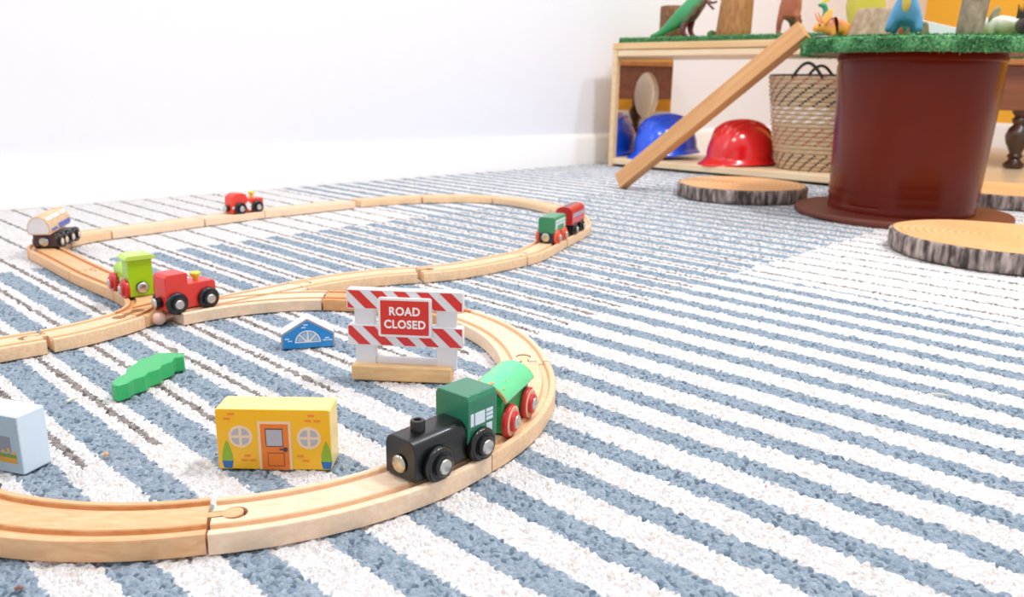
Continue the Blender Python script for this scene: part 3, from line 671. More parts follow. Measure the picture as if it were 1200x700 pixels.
def turf_mat(name='turf'):
    m, nt, b = newmat('artificial_turf'); tc = N(nt, 'ShaderNodeTexCoord'); no = N(nt, 'ShaderNodeTexNoise'); no.inputs['Scale'].default_value = 260; no.inputs['Detail'].default_value = 3
    nt.links.new(tc.outputs['Object'], no.inputs['Vector']); rp = N(nt, 'ShaderNodeValToRGB'); rp.color_ramp.elements[0].position = .35; rp.color_ramp.elements[0].color = lin('#2f6e40'); rp.color_ramp.elements[1].position = .7; rp.color_ramp.elements[1].color = lin('#7cc081')
    nt.links.new(no.outputs[0], rp.inputs[0]); nt.links.new(rp.outputs[0], b.inputs['Base Color']); b.inputs['Roughness'].default_value = .8
    return m
TURF = turf_mat()
def turf(name, pts2, z0, z1, label, loc, rz, blades, blade_h=7):
    """pad with short blades standing out of its edge and top"""
    mb = MB().prism(pts2, z0, z1 - 3)
    n = len(pts2); cx = sum(p[0] for p in pts2) / n; cy = sum(p[1] for p in pts2) / n
    per = [math.dist(pts2[i], pts2[(i + 1) % n]) for i in range(n)]; tot = sum(per)
    rnd = random.Random(7)
    def blade(p, d, h, w=1.5):
        p = Vector(p); d = Vector(d).normalized(); s = d.cross(Vector((0, 0, 1)));
        if s.length < .1: s = Vector((1, 0, 0))
        s.normalize(); s = Matrix.Rotation(rnd.uniform(0, PI), 3, d) @ s
        q = p + d * h * .6 + Vector((0, 0, -.2 * h)); r = p + d * h + Vector((0, 0, -.5 * h if abs(d.z) < .5 else 0))
        mb.add([p - s * w, p + s * w, q + s * w * .7, r, q - s * w * .7], [(0, 1, 2, 3, 4)])
    for k in range(blades):
        t = rnd.uniform(0, tot); i = 0
        while t > per[i]: t -= per[i]; i += 1
        a, b = pts2[i], pts2[(i + 1) % n]; f_ = t / per[i]; x = a[0] + (b[0] - a[0]) * f_; y = a[1] + (b[1] - a[1]) * f_
        nx, ny = (b[1] - a[1]) / per[i], -(b[0] - a[0]) / per[i]
        el = rnd.uniform(-.5, 1.2); z = rnd.uniform(z0 + .5, z1 - 3)
        ins = rnd.choice((0, 0, 0, rnd.uniform(0, 25)))
        if ins: blade((x - nx * ins, y - ny * ins, z1 - 3.2), (rnd.uniform(-.5, .5), rnd.uniform(-.5, .5), 1), rnd.uniform(3, 5))
        else: blade((x - nx * .5, y - ny * .5, z), (nx + rnd.uniform(-.4, .4), ny + rnd.uniform(-.4, .4), el), rnd.uniform(.5, 1) * blade_h)
    o = mb.build(name, TURF, loc=loc, rz=rz); tag(o, label, 'artificial grass mat'); return o
turf('turf_mat', [(20, 0), (860, 0), (860, SD - 5), (20, SD - 5)], 351.3, 366, 'long green artificial grass mat on top of the birch shelf', (SO[0], SO[1], 0), A, 9000, 4)

# --- helmets
def helmet(label, loc, rz, col, tilt=(0, 0), s=1.0):
    e = thing('hard_hat', label, 'helmet', loc, rz)
    e.rotation_euler = (R_(tilt[0]), R_(tilt[1]), R_(rz)); e.scale = (s, s, s)
    m = paint(col, .22, .6, var=.02, scale=40)
    v = []; f = []; n = 144; L = 30
    for i in range(L + 1):
        ph = (i / L) * PI / 2
        for k in range(n):
            a = 2 * PI * k / n
            c = max(math.cos(ph), .002) ** .8
            x, y, z = 122 * c * math.cos(a), 100 * c * math.sin(a), 28 + 118 * math.sin(ph) ** .95
            # moulded ridges running front to back
            rr = 0
            for yc, w in ((0, 8), (24, 4.5), (-24, 4.5), (46, 3.5), (-46, 3.5)):
                if abs(x) < 95 and z > 70: rr = max(rr, 10 * math.exp(-((y - yc) / w) ** 4) * min(1, (z - 70) / 30) * min(1, (95 - abs(x)) / 25))
            nn = Vector((x / 122 ** 2, y / 100 ** 2, (z - 28) / 118 ** 2)).normalized(); p = Vector((x, y, z)) + nn * rr
            v.append(tuple(p))
    for i in range(L):
        for k in range(n): f.append((i*n + k, i*n + (k+1) % n, (i+1)*n + (k+1) % n, (i+1)*n + k))
    f.append(tuple(range(L*n, L*n + n)))
    MB().add(v, f).build('shell', m, e, ang=80)
    # brim: flared skirt, longer visor in front (+x)
    v = []; f = []
    def ring(off, z, thick=0):
        for k in range(n):
            a = 2 * PI * k / n; vis = max(0, math.cos(a)) ** 1.6
            back = max(0, -math.cos(a)) ** 2
            ex = off * (9 + 30 * vis + 6 * back); v.append(((122 + ex) * math.cos(a), (100 + off * (9 + 4 * vis)) * math.sin(a), z - off * (7 + 9 * vis + 3 * back)))
    ring(0, 34); ring(.0, 29); ring(.25, 25.5); ring(.6, 22); ring(1, 20.5); ring(1.0, 17.5); ring(.6, 18.5); ring(.1, 19); ring(-.1, 20)
    for i in range(8):
        for k in range(n): f.append((i*n + k, i*n + (k+1) % n, (i+1)*n + (k+1) % n, (i+1)*n + k))
    MB().add(v, f).build('brim', m, e, ang=80)
    for s_ in (1, -1): MB().prism(rrect(-16, 16, 30, 52, 4, 3), s_ * 94, s_ * 102, 'y').build('side_lug', m, e, bevel=1.5)
    return e
c = shl(362, 122); helmet('shiny red hard hat on the lower shelf board beside the basket', (c[0], c[1], 20.6), 205, '#e0141a', s=.82)
c = shl(119, 128); helmet('shiny blue hard hat next to the mirror on the lower shelf board', (c[0], c[1], 28), 205, '#0f5af0', (2, 4), s=.81)

# --- basket
def basket(loc):
    e = thing('woven_basket', 'tan coiled straw basket with dark and white stitches standing on the shelf', 'basket', loc, 0)
    rows = 22; n = 120; Hh = 240
    def rad(z): t = z / Hh; return 96 + 42 * t ** .75 - 6 * max(0, t - .9)
    v = []; f = []; m = []
    for i in range(rows * 4 + 1):
        z = i * Hh / (rows * 4); ph = (i % 4) / 4; bump = 4 * math.sin(PI * ph)
        row = i // 4
        for k in range(n):
            a = 2 * PI * k / n; st = 1.4 * math.sin(a * n / 5 + row * 2) * math.sin(PI * ph)
            r = rad(z) + bump + st; v.append((r * math.cos(a), r * math.sin(a), z))
    for i in range(rows * 4):
        row = i // 4; q = row
        for k in range(n):
            f.append((i*n + k, i*n + (k+1) % n, (i+1)*n + (k+1) % n, (i+1)*n + k))
            d_ = (k - 2 * row - (i % 4) // 2) % 5
            col = 0
            if q in (0, 1, 2, 3, 15, 16, 17, 18, 19, 22): col = 1 if d_ == 0 else 0
            elif q in (11, 12, 13, 14): col = 2 if d_ in (0, 1) and i % 4 in (1, 2) else 0
            elif q in (6, 7, 8, 9, 20, 21): col = 3 if d_ == 0 else 0
            m.append(col)
    mb = MB(); mb.v = v; mb.f = f; mb.m = m
    inner = [(rad(z) - 7, z) for z in range(Hh, 0, -20)]
    straw = paint('#c6ac8b', .7, var=.18, scale=120, bump=.5)
    mb.lathe([(rad(Hh), Hh)] + [(rad(Hh) - 4, Hh + 3)] + [(rad(z) - 8, z) for z in range(Hh - 4, 8, -20)] + [(1, 8)], n=n)
    mb.f.pop(-2); mb.m.pop(-2)
    mb.lathe([(1, .2), (rad(0), .2)], n=48); 
    mb.build('woven_body', [straw, paint('#2b2522', .7), paint('#e9e4e0', .6), paint('#b06a55', .7)], e, ang=60)
    rim = MB().tube([((rad(Hh)) * math.cos(2*PI*k/48), (rad(Hh)) * math.sin(2*PI*k/48), Hh + 1) for k in range(49)], 2.6, n=8); rim.build('rim_binding', BLACK, e)
    for a in (R_(75), R_(-128)):
        pts = []
        for i in range(13):
            t = i / 12; th = a + (t - .5) * .55; pts.append(((rad(Hh) + 2) * math.cos(th), (rad(Hh) + 2) * math.sin(th), Hh - 6 + 36 * math.sin(PI * t)))
        MB().tube(pts, 4, n=8).build('handle', paint('#221b18', .5), e)
    return e
c = shl(562, 160); basket((c[0], c[1], 24.2))

# --- spool table
TX, TY = 742, 1563
e = thing('spool_table', 'reddish-brown glossy round spool table with a wide drum base', 'table', (TX, TY, 0))
redbrown = paint('#681b05', .27, .1, var=.2, scale=8)
MB().lathe([(190, .5), (192, 3), (192, 9), (190, 12), (.5, 12)], n=96).build('base_disc', paint('#6b2d1b', .5, .1, var=.1, scale=20), e, ang=40)
def wob(r, h, a): return r + (1.2 * math.sin(5 * a + h * .02) + .8 * math.sin(3 * a - h * .05)) * (1 if r > 100 else 0)
dp = [(129, 12), (130, 22), (129, 24), (130.4, 30), (129.6, 33), (131.5, 39), (130.2, 43), (132, 49), (131, 60), (132, 66), (133, 90), (135, 150), (138, 220), (140.5, 270), (139, 282), (141.5, 284), (141.5, 290), (138, 296)]
redbrown.node_tree.nodes['Principled BSDF'].inputs['Specular IOR Level'].default_value = .2
MB().lathe(dp, n=128, jit=wob).build('drum', redbrown, e, ang=40)
MB().lathe([(.5, 296), (192, 296), (194, 298), (194, 305), (192, 308), (.5, 308)], n=96).build('top_disc', paint('#70301e', .45, .2, var=.1, scale=20), e, ang=40)
turf('turf_mat', disc(0, 0, 194, 72), 308.2, 318, 'round green artificial grass mat covering the spool table', (TX, TY, -3), 0, 1)
def turf_round():
    o = bpy.data.objects['turf_mat.001']; mb = MB(); rnd = random.Random(2)
    mb.lathe([(.5, 308.5), (196, 308.5), (201, 306), (203, 296), (205, 294), (208, 300), (208, 312), (205, 318), (197, 320), (.5, 320)], n=120, jit=lambda r, h, a: r + (1.6 * math.sin(9 * a) + 1.2 * math.sin(23 * a) if r > 185 else 0))
    for k in range(16000):
        a = rnd.uniform(0, 2 * PI); t = rnd.random()
        if t < .7:
            z = rnd.uniform(294, 317); r0 = 206; d = Vector((math.cos(a), math.sin(a), rnd.uniform(-.6, .9)))
        else:
            z = 319; r0 = 203 - 60 * rnd.random() ** 2; d = Vector((math.cos(a) * .3, math.sin(a) * .3, 1))
        d += Vector((rnd.uniform(-.4, .4), rnd.uniform(-.4, .4), 0)); d.normalize(); p = Vector((r0 * math.cos(a), r0 * math.sin(a), z)); h = rnd.uniform(3, 6.5)
        s = d.cross(Vector((rnd.uniform(-1, 1), rnd.uniform(-1, 1), rnd.uniform(-1, 1)))).normalized() * 1.1
        q = p + d * h * .6; r = p + d * h + Vector((0, 0, -h * .35))
        mb.add([p - s, p + s, q + s * .7, r, q - s * .7], [(0, 1, 2, 3, 4)])
    o.data = mb.mesh('round_turf', TURF); o.location.z = 0
turf_round()

# --- plank
ft = Vector((249, 1925, 13)); tp_ = Vector((572, 1705, 345)); ax = (tp_ - ft); Lp = ax.length; ax.normalize()
nrm = Vector((-.75, -.6, .3)); nrm = (nrm - ax * nrm.dot(ax)).normalized(); wv_ = nrm.cross(ax)
pl = MB().box(0, Lp, -20, 20, -11, 11).build('wooden_plank', wood('#d7a26c', '#c58a52', .45, s=(5, 60, 60)), bevel=1.2)
pl.matrix_world = Matrix(((ax.x, wv_.x, nrm.x, ft.x * MM), (ax.y, wv_.y, nrm.y, ft.y * MM), (ax.z, wv_.z, nrm.z, ft.z * MM), (0, 0, 0, 1)))
tag(pl, 'plain wooden plank leaning from the rug up to the round table edge', 'plank')

# --- wood slices
def bark_mat():
    m, nt, b = newmat('bark'); tc = N(nt, 'ShaderNodeTexCoord'); mp = N(nt, 'ShaderNodeMapping'); mp.inputs['Scale'].default_value = (110, 110, 22)
    nt.links.new(tc.outputs['Object'], mp.inputs[0]); no = N(nt, 'ShaderNodeTexNoise'); no.inputs['Scale'].default_value = 1; no.inputs['Detail'].default_value = 5; nt.links.new(mp.outputs[0], no.inputs['Vector'])
    rp = N(nt, 'ShaderNodeValToRGB'); rp.color_ramp.elements[0].position = .38; rp.color_ramp.elements[0].color = lin('#453b39'); rp.color_ramp.elements[1].position = .66; rp.color_ramp.elements[1].color = lin('#bcaaa2')
    nt.links.new(no.outputs[0], rp.inputs[0]); nt.links.new(rp.outputs[0], b.inputs['Base Color']); b.inputs['Roughness'].default_value = .9
    bp = N(nt, 'ShaderNodeBump'); bp.inputs['Strength'].default_value = .9; bp.inputs['Distance'].default_value = .003; nt.links.new(no.outputs[0], bp.inputs['Height']); nt.links.new(bp.outputs[0], b.inputs['Normal'])
    return m
BARK = bark_mat(); SLICE = wood('#eebb86', '#dd9c60', .5, rings=30)
def slab(label, x, y, r, h, seed, z0=.3, ex=1.0):
    e = thing('wood_slice', label, 'wood slice', (x, y, z0), seed * 40)
    rn = random.Random(seed); ph = [rn.uniform(0, 6) for _ in range(6)]
    def out(a): return r * (1 + .025 * math.sin(2 * a + ph[0]) + .015 * math.sin(3 * a + ph[1]) + .008 * math.sin(7 * a + ph[2]))
    n = 240; v = []; f = []
    prof = [(-3, 0), (0, 1.5), (1.2, h * .3), (.6, h * .6), (1, h - 3), (-1, h - .6), (-2.5, h)]
    for (o_, z) in prof:
        for k in range(n):
            a = 2 * PI * k / n; ro = out(a) + o_ + (1.6 * (rn.random() - .5) + 1.5 * math.sin(a * 47 + ph[3]) * math.sin(a * 31 + ph[4])) * (1 if -2 < o_ else .3); v.append((ro * math.cos(a), ro * math.sin(a) * ex, z))
    for i in range(len(prof) - 1):
        for k in range(n): f.append((i*n + k, i*n + (k+1) % n, (i+1)*n + (k+1) % n, (i+1)*n + k))
    f.append(tuple(range(n))[::-1])
    MB().add(v, f).build('bark', BARK, e, ang=60)
    MB().prism([((out(2*PI*k/n) - 3.2) * math.cos(2*PI*k/n), (out(2*PI*k/n) - 3.2) * math.sin(2*PI*k/n) * ex) for k in range(n)], h - 2, h + .3).build('cut_face', SLICE, e)
    return e
slab('round wood slice with bark lying left of the spool table', 500, 1802, 139, 29, 1)
slab('large round wood slice with bark in front of the spool table', 716, 1180, 147, 29, 2)
slab('round wood slice right of the spool table at the picture edge', 1078, 1772, 145, 29, 3)

# --- brown table with turned leg
TZ = 345
e = thing('coffee_table', 'dark brown wooden table with carved turned legs at the right edge', 'table', (1650, 2690, -10), -8)
dkw = wood('#8a4f2c', '#6b3519', .35, s=(4, 40, 40), coat=.4); dk2 = wood('#4d2c18', '#341b0e', .35, s=(30, 30, 8), coat=.4)
MB().box(-260, 620, -60, 520, TZ - 22, TZ).build('table_top', wood('#c98a4c', '#a96a34', .3, s=(4, 40, 40), coat=.4), e, bevel=5)
for b_ in ((-220, 580, -30, -8), (-220, 580, 468, 490), (-222, -200, -8, 468), (560, 582, -8, 468)): MB().box(*b_, TZ - 160, TZ - 22).build('apron', dkw, e, bevel=3)
legp = [(22, 0), (30, 4), (32, 14), (22, 22), (17, 30), (24, 40), (17, 48), (22, 60), (34, 85), (38, 105), (30, 128), (19, 140), (25, 150), (25, 158), (18, 165), (28, 178), (30, 186)]
for (x, y) in ((-18, 10), (-18, 460), (540, 10), (540, 460)): MB().lathe(legp, (x, y, 0), 'z', 28).build('leg', dk2, e, ang=50)

# ================================================================ DINOSAURS, STUMPS
def skin(name, joints, bones, mat, parent=None, loc=(0, 0, 0), rz=0, sub=2):
    """joints: list of (x,y,z,r) mm, bones: index pairs; first joint is the root"""
    me = bpy.data.meshes.new(name); me.from_pydata([tuple(q * MM for q in j[:3]) for j in joints], bones, [])
    o = bpy.data.objects.new(name, me); COL.objects.link(o)
    md = o.modifiers.new('skin', 'SKIN'); md.use_smooth_shade = True
    sv = me.skin_vertices[0].data if me.skin_vertices else None
    if sv is None:
        me.skin_vertices.new() if hasattr(me.skin_vertices, 'new') else None
    bm = bmesh.new(); bm.from_mesh(me); lay = bm.verts.layers.skin.verify(); bm.verts.ensure_lookup_table()
    for i, v in enumerate(bm.verts):
        v[lay].radius = (joints[i][3] * MM, (joints[i][4] if len(joints[i]) > 4 else joints[i][3]) * MM); v[lay].use_root = (i == 0)
    bm.to_mesh(me); bm.free()
    s = o.modifiers.new('sub', 'SUBSURF'); s.levels = sub; s.render_levels = sub
    m2 = evaluated(o, name); bpy.data.objects.remove(o)
    m2.materials.clear(); m2.materials.append(mat); m2.shade_smooth()
    o = bpy.data.objects.new(name, m2); COL.objects.link(o); o.location = [q * MM for q in loc]; o.rotation_euler = (0, 0, R_(rz))
    if parent: o.parent = parent
    return o
def two_tone(h1, h2, z0, z1, rough=.4, noise=.25):
    """upper colour h1, belly colour h2, with a mottled border between heights z0..z1 (mm)"""
    m, nt, b = newmat('two_tone'); tc = N(nt, 'ShaderNodeTexCoord'); sp = N(nt, 'ShaderNodeSeparateXYZ'); nt.links.new(tc.outputs['Object'], sp.inputs[0])
    no = N(nt, 'ShaderNodeTexNoise'); no.inputs['Scale'].default_value = 45; no.inputs['Detail'].default_value = 4; nt.links.new(tc.outputs['Object'], no.inputs['Vector'])
    f = math_n(nt, 'ADD', math_n(nt, 'DIVIDE', math_n(nt, 'SUBTRACT', sp.outputs[2], z0 * MM), (z1 - z0) * MM), math_n(nt, 'MULTIPLY', math_n(nt, 'SUBTRACT', no.outputs[0], .5), noise * 6))
    rp = N(nt, 'ShaderNodeValToRGB'); rp.color_ramp.elements[0].color = lin(h2); rp.color_ramp.elements[1].color = lin(h1); nt.links.new(f, rp.inputs[0])
    nt.links.new(rp.outputs[0], b.inputs['Base Color']); b.inputs['Roughness'].default_value = rough
    bp = N(nt, 'ShaderNodeBump'); bp.inputs['Strength'].default_value = .4; bp.inputs['Distance'].default_value = .001; nt.links.new(no.outputs[0], bp.inputs['Height']); nt.links.new(bp.outputs[0], b.inputs['Normal'])
    return m
def eyes(parent, pts, r=1.8):
    for p in pts: MB().ball(p, r, n=10).build('eye', BLACK, parent)
ZS = 364.5   # top of the shelf turf
def on_shelf(u, Y, zz=ZS):
    """point on the shelf top below pixel column u, Y mm away"""
    d = (u - 600) * cR + 310 * cU + F_PX * cF; return (Y * d.x / d.y, Y)
# green T-rex : head up to the right, tail down to the left, x = picture right
x, y = on_shelf(797, 2395)
t_ = thing('toy_dinosaur', 'green and dark red upright tyrannosaur on the shelf turf, tail to the left', 'toy dinosaur', (x, y, ZS), -18)
J = [(12, 0, 60, 31, 27), (-18, 0, 40, 22, 19), (-42, 0, 20, 13), (-62, 0, 9, 8), (-84, 0, 4, 3.5),           # 0 hip .. tail
     (36, 0, 88, 30, 27), (58, 0, 116, 22, 20), (70, 0, 138, 15, 13), (92, 0, 146, 13, 12), (116, 0, 142, 9, 9),  # torso, neck, head
     (28, 13, 42, 15, 11), (24, 15, 22, 8), (32, 16, 5, 7), (42, 16, 3, 6),                                 # leg
     (12, -13, 42, 14, 11), (8, -15, 22, 8), (14, -16, 5, 7), (25, -16, 3, 6),
     (66, 15, 98, 5), (80, 18, 92, 3.5), (94, 18, 96, 3), (66, -15, 98, 5), (76, -18, 84, 3.5), (90, -18, 72, 3)]
B = [(0, 1), (1, 2), (2, 3), (3, 4), (0, 5), (5, 6), (6, 7), (7, 8), (8, 9), (0, 10), (10, 11), (11, 12), (12, 13), (0, 14), (14, 15), (15, 16), (16, 17), (6, 18), (18, 19), (19, 20), (6, 21), (21, 22), (22, 23)]
def trex_mat(c1, c2):
    m, nt, b = newmat('trex'); tc = N(nt, 'ShaderNodeTexCoord'); sp = N(nt, 'ShaderNodeSeparateXYZ'); nt.links.new(tc.outputs['Object'], sp.inputs[0])
    no = N(nt, 'ShaderNodeTexNoise'); no.inputs['Scale'].default_value = 50; nt.links.new(tc.outputs['Object'], no.inputs['Vector'])
    f = math_n(nt, 'SUBTRACT', math_n(nt, 'MULTIPLY', sp.outputs[2], 1.0), math_n(nt, 'MULTIPLY', sp.outputs[0], 1.12))
    f = math_n(nt, 'ADD', math_n(nt, 'MULTIPLY', math_n(nt, 'SUBTRACT', f, .034), 28), math_n(nt, 'MULTIPLY', no.outputs[0], 1.2))
    rp = N(nt, 'ShaderNodeValToRGB'); rp.color_ramp.elements[0].color = lin(c2); rp.color_ramp.elements[1].color = lin(c1); nt.links.new(f, rp.inputs[0]); nt.links.new(rp.outputs[0], b.inputs['Base Color']); b.inputs['Roughness'].default_value = .4
    return m
bd_ = skin('body', J, B, trex_mat('#3f9a61', '#6d2430'), t_)
eyes(t_, ((96, 11, 151), (96, -11, 151)))
# brown T-rex from behind/front on the shelf
x, y = on_shelf(923, 2190)
t_ = thing('toy_dinosaur', 'reddish-brown two-legged dinosaur standing upright on the shelf turf near the plank top', 'toy dinosaur', (x, y, ZS), -20)
J = [(3, 0, 64, 26, 22), (3, 0, 92, 28, 23), (0, 0, 122, 23, 20), (-4, -6, 148, 14), (-10, -16, 158, 12), (8, 22, 40, 12), (10, 50, 20, 8), (12, 80, 8, 4),
     (-20, -4, 44, 10), (-23, -6, 24, 7.5), (-23, -6, 6, 6.5), (-23, -14, 3, 6), (22, -4, 44, 10), (24, -6, 24, 8), (23, -6, 6, 6.5), (23, -14, 3, 6), (-22, -8, 104, 5), (-30, -14, 96, 4), (-36, -20, 98, 3), (20, -12, 108, 5), (24, -20, 96, 3.5)]
B = [(0, 1), (1, 2), (2, 3), (3, 4), (0, 5), (5, 6), (6, 7), (0, 8), (8, 9), (9, 10), (10, 11), (0, 12), (12, 13), (13, 14), (14, 15), (2, 16), (16, 17), (17, 18), (2, 19), (19, 20)]
skin('body', J, B, two_tone('#b5684a', '#8f4a38', 20, 60), t_); eyes(t_, ((-15, -24, 163), (-2, -27, 163)))
# stumps
LOGM = wood('#c08850', '#8c5a30', .7, s=(220, 220, 40)); LOGD = wood('#a0714e', '#6e4630', .8, s=(200, 200, 40)); LOGG = wood('#b8a18c', '#7f6a5a', .85, s=(70, 70, 45)); LOGT = wood('#cbb094', '#a3866c', .85, s=(90, 90, 50))
def stump(label, x, y, z, r, h, mat, lean=0, rt=None, seed=1):
    rn = random.Random(seed); ph = [rn.uniform(0, 6) for _ in range(4)]
    e = thing('wood_stump', label, 'wood stump', (x, y, z))
    rt = rt or r
    def jit(rr, hh, a): return rr * (1 + .03 * math.sin(3 * a + ph[0]) + .02 * math.sin(7 * a + ph[1])) if rr > 1 else rr
    mb = MB().lathe([(r - 1, 0), (r, 2)] + [(r + (rt - r) * t / 6, 2 + (h - 4) * t / 6) for t in range(1, 7)] + [(rt - 1.2, h)], n=40, jit=jit)
    mb.v = [(a + lean * c / h, b, c) for a, b, c in mb.v]
    mb.build('bark_side', mat, e, ang=50)
    tp2 = MB().lathe([(rt - 1.4, h - 1), (rt - 1.4, h + .2), (.5, h + .3)], n=40, jit=jit); tp2.v = [(a + lean, b, c) for a, b, c in tp2.v]; tp2.build('cut_top', wood('#dab07c', '#c08f58', rings=60), e)
    return e
x, y = on_shelf(787, 2500); stump('dark stump standing behind the green tyrannosaur', x, y, ZS, 36, 92, LOGD)
x, y = on_shelf(859, 2290); stump('golden brown stump with figures on top in the middle of the shelf turf', x, y, ZS, 46, 98, LOGM, lean=5, rt=42)
# small figure standing on that stump
t_ = thing('toy_dinosaur', 'small yellowish dinosaur standing on top of the golden brown stump', 'toy dinosaur', (x + 5, y, ZS + 98.3), 0)
J = [(-6, 0, 26, 10), (14, 0, 26, 10), (26, 0, 32, 7), (36, 0, 44, 6), (44, 0, 48, 5), (-24, 0, 22, 5), (-38, 0, 16, 2.5), (-12, 7, 12, 4), (-12, 7, 3, 3.4), (-8, -7, 12, 4), (-8, -7, 3, 3.4), (14, 7, 12, 4), (14, 7, 3, 3.4), (20, -7, 12, 4), (20, -7, 3, 3.4)]
B = [(0, 1), (1, 2), (2, 3), (3, 4), (0, 5), (5, 6), (0, 7), (7, 8), (0, 9), (9, 10), (1, 11), (11, 12), (1, 13), (13, 14)]
skin('body', J, B, paint('#c9a76a', .5), t_)
# small turf lump
x, y = on_shelf(834, 2330); o = MB().ball((0, 0, 0), (13, 12, 11)).build('moss_ball', paint('#5f7a4c', .9, var=.3, bump=.8), loc=(x, y, ZS + 6)); tag(o, 'small green mossy lump left of the golden brown stump', 'moss')
# --- on the spool table
ZM = 321.5
def on_table(u, Y):
    d = (u - 600) * cR + 310 * cU + F_PX * cF; return (Y * d.x / d.y, Y)
# blue dinosaur facing the camera
x, y = on_table(1058, 1428)
t_ = thing('toy_dinosaur', 'bright blue dinosaur with a yellow throat facing the front edge of the round turf', 'toy dinosaur', (x, y, ZM), -26)
J = [(0, 0, 36, 19, 17), (0, 22, 38, 17), (0, 44, 34, 14), (0, 70, 24, 8), (0, 96, 12, 4), (0, -12, 54, 16), (0, -18, 76, 11), (0, -30, 88, 10), (0, -44, 84, 7),
     (-18, -2, 28, 8.5), (-22, -4, 14, 6.5), (-24, -8, 4, 6), (19, -2, 28, 8.5), (23, -4, 14, 6.5), (24, -8, 4, 6),
     (-15, 38, 22, 9), (-17, 38, 4, 6.5), (15, 38, 22, 9), (17, 38, 4, 6.5)]
B = [(0, 1), (1, 2), (2, 3), (3, 4), (0, 5), (5, 6), (6, 7), (7, 8), (0, 9), (9, 10), (10, 11), (0, 12), (12, 13), (13, 14), (2, 15), (15, 16), (2, 17), (17, 18)]
skin('body', J, B, two_tone('#5fa3cf', '#2b7f96', 4, 26), t_)
MB().ball((0, -21, 50), (7, 12, 16)).build('throat', paint('#c9b24a', .5), t_, label='yellow throat patch'); eyes(t_, ((-7, -36, 92), (7, -36, 92)))
stump('tall grey-brown stump right of the blue dinosaur', *on_table(1135, 1470), ZM, 21, 120, LOGG, lean=8)
stump('short wide stump left of the blue dinosaur', *on_table(1021, 1540), ZM, 43, 50, LOGT, lean=6, rt=34, seed=5)
# big yellow-green dinosaur behind
x, y = on_table(1016, 1680)
t_ = thing('toy_dinosaur', 'large yellow-green rounded dinosaur behind the short wide stump', 'toy dinosaur', (x, y, ZM), 10)
J = [(0, 0, 64, 52, 44), (0, 20, 96, 42, 34), (0, 10, 118, 20), (0, -6, 136, 15), (0, -22, 138, 11), (-24, -2, 24, 14), (-26, -4, 5, 11), (24, -2, 24, 14), (26, -4, 5, 11), (10, 46, 30, 14), (16, 80, 10, 6)]
B = [(0, 1), (1, 2), (2, 3), (3, 4), (0, 5), (5, 6), (0, 7), (7, 8), (0, 9), (9, 10)]
skin('body', J, B, two_tone('#c9ba3e', '#8e9a2c', 14, 40), t_)
# small orange triceratops facing left
x, y = on_table(977, 1560)
t_ = thing('toy_dinosaur', 'small orange and pink triceratops at the left of the round turf', 'toy dinosaur', (x, y, ZM), 184); t_.scale = (1.3, 1.3, 1.25)
J = [(-6, 0, 20, 12, 11), (-20, 0, 15, 8), (-32, 0, 8, 3), (10, 0, 18, 10), (22, 0, 16, 7), (31, 0, 11, 4.5), (4, 7, 8, 4.5), (4, 8, 3, 4), (4, -7, 8, 4.5), (4, -8, 3, 4), (-14, 7, 8, 5), (-14, 8, 3, 4), (-14, -7, 8, 5), (-14, -8, 3, 4)]
B = [(0, 1), (1, 2), (0, 3), (3, 4), (4, 5), (3, 6), (6, 7), (3, 8), (8, 9), (0, 10), (10, 11), (0, 12), (12, 13)]
skin('body', J, B, two_tone('#d57c6a', '#efa63e', 12, 28, noise=.4), t_)
fr_ = MB().lathe([(3, 0), (12, 1), (14, 2.5), (12, 4), (3, 4)], n=24, ax='x').build('frill', paint('#f0a732', .45), t_, loc=(11, 0, 27)); fr_.rotation_euler = (0, R_(-25), 0)
for s in (1, -1): MB().tube([(18, s * 4, 20), (24, s * 5, 28), (28, s * 5, 36)], [2.4, 1.6, .5], n=8).build('horn', paint('#e9a070', .4), t_)
eyes(t_, ((24, 6, 18), (24, -6, 18)), 1.6)
# green dragon-like figure with yellow crest
x, y = on_table(966, 1650)
t_ = thing('toy_dinosaur', 'slim green long-necked dinosaur with a yellow crest behind the orange triceratops', 'toy dinosaur', (x, y, ZM), 0)
J = [(4, 0, 26, 11), (18, 0, 20, 8), (32, 0, 9, 4), (-2, 0, 42, 7), (-2, 0, 56, 5), (-6, 0, 66, 6.5), (-18, 0, 66, 3), (4, 7, 10, 5), (4, 7, 3, 4), (4, -7, 10, 5), (4, -7, 3, 4), (-10, 4, 32, 3), (-18, 6, 26, 2)]
B = [(0, 1), (1, 2), (0, 3), (3, 4), (4, 5), (5, 6), (0, 7), (7, 8), (0, 9), (9, 10), (3, 11), (11, 12)]
skin('body', J, B, two_tone('#3f9670', '#57a87f', 10, 60), t_)
MB().prism([(-17, 68), (-4, 78), (10, 84), (2, 72), (-4, 70)], -2, 2, 'y').build('crest', paint('#e8d14a', .45), t_)
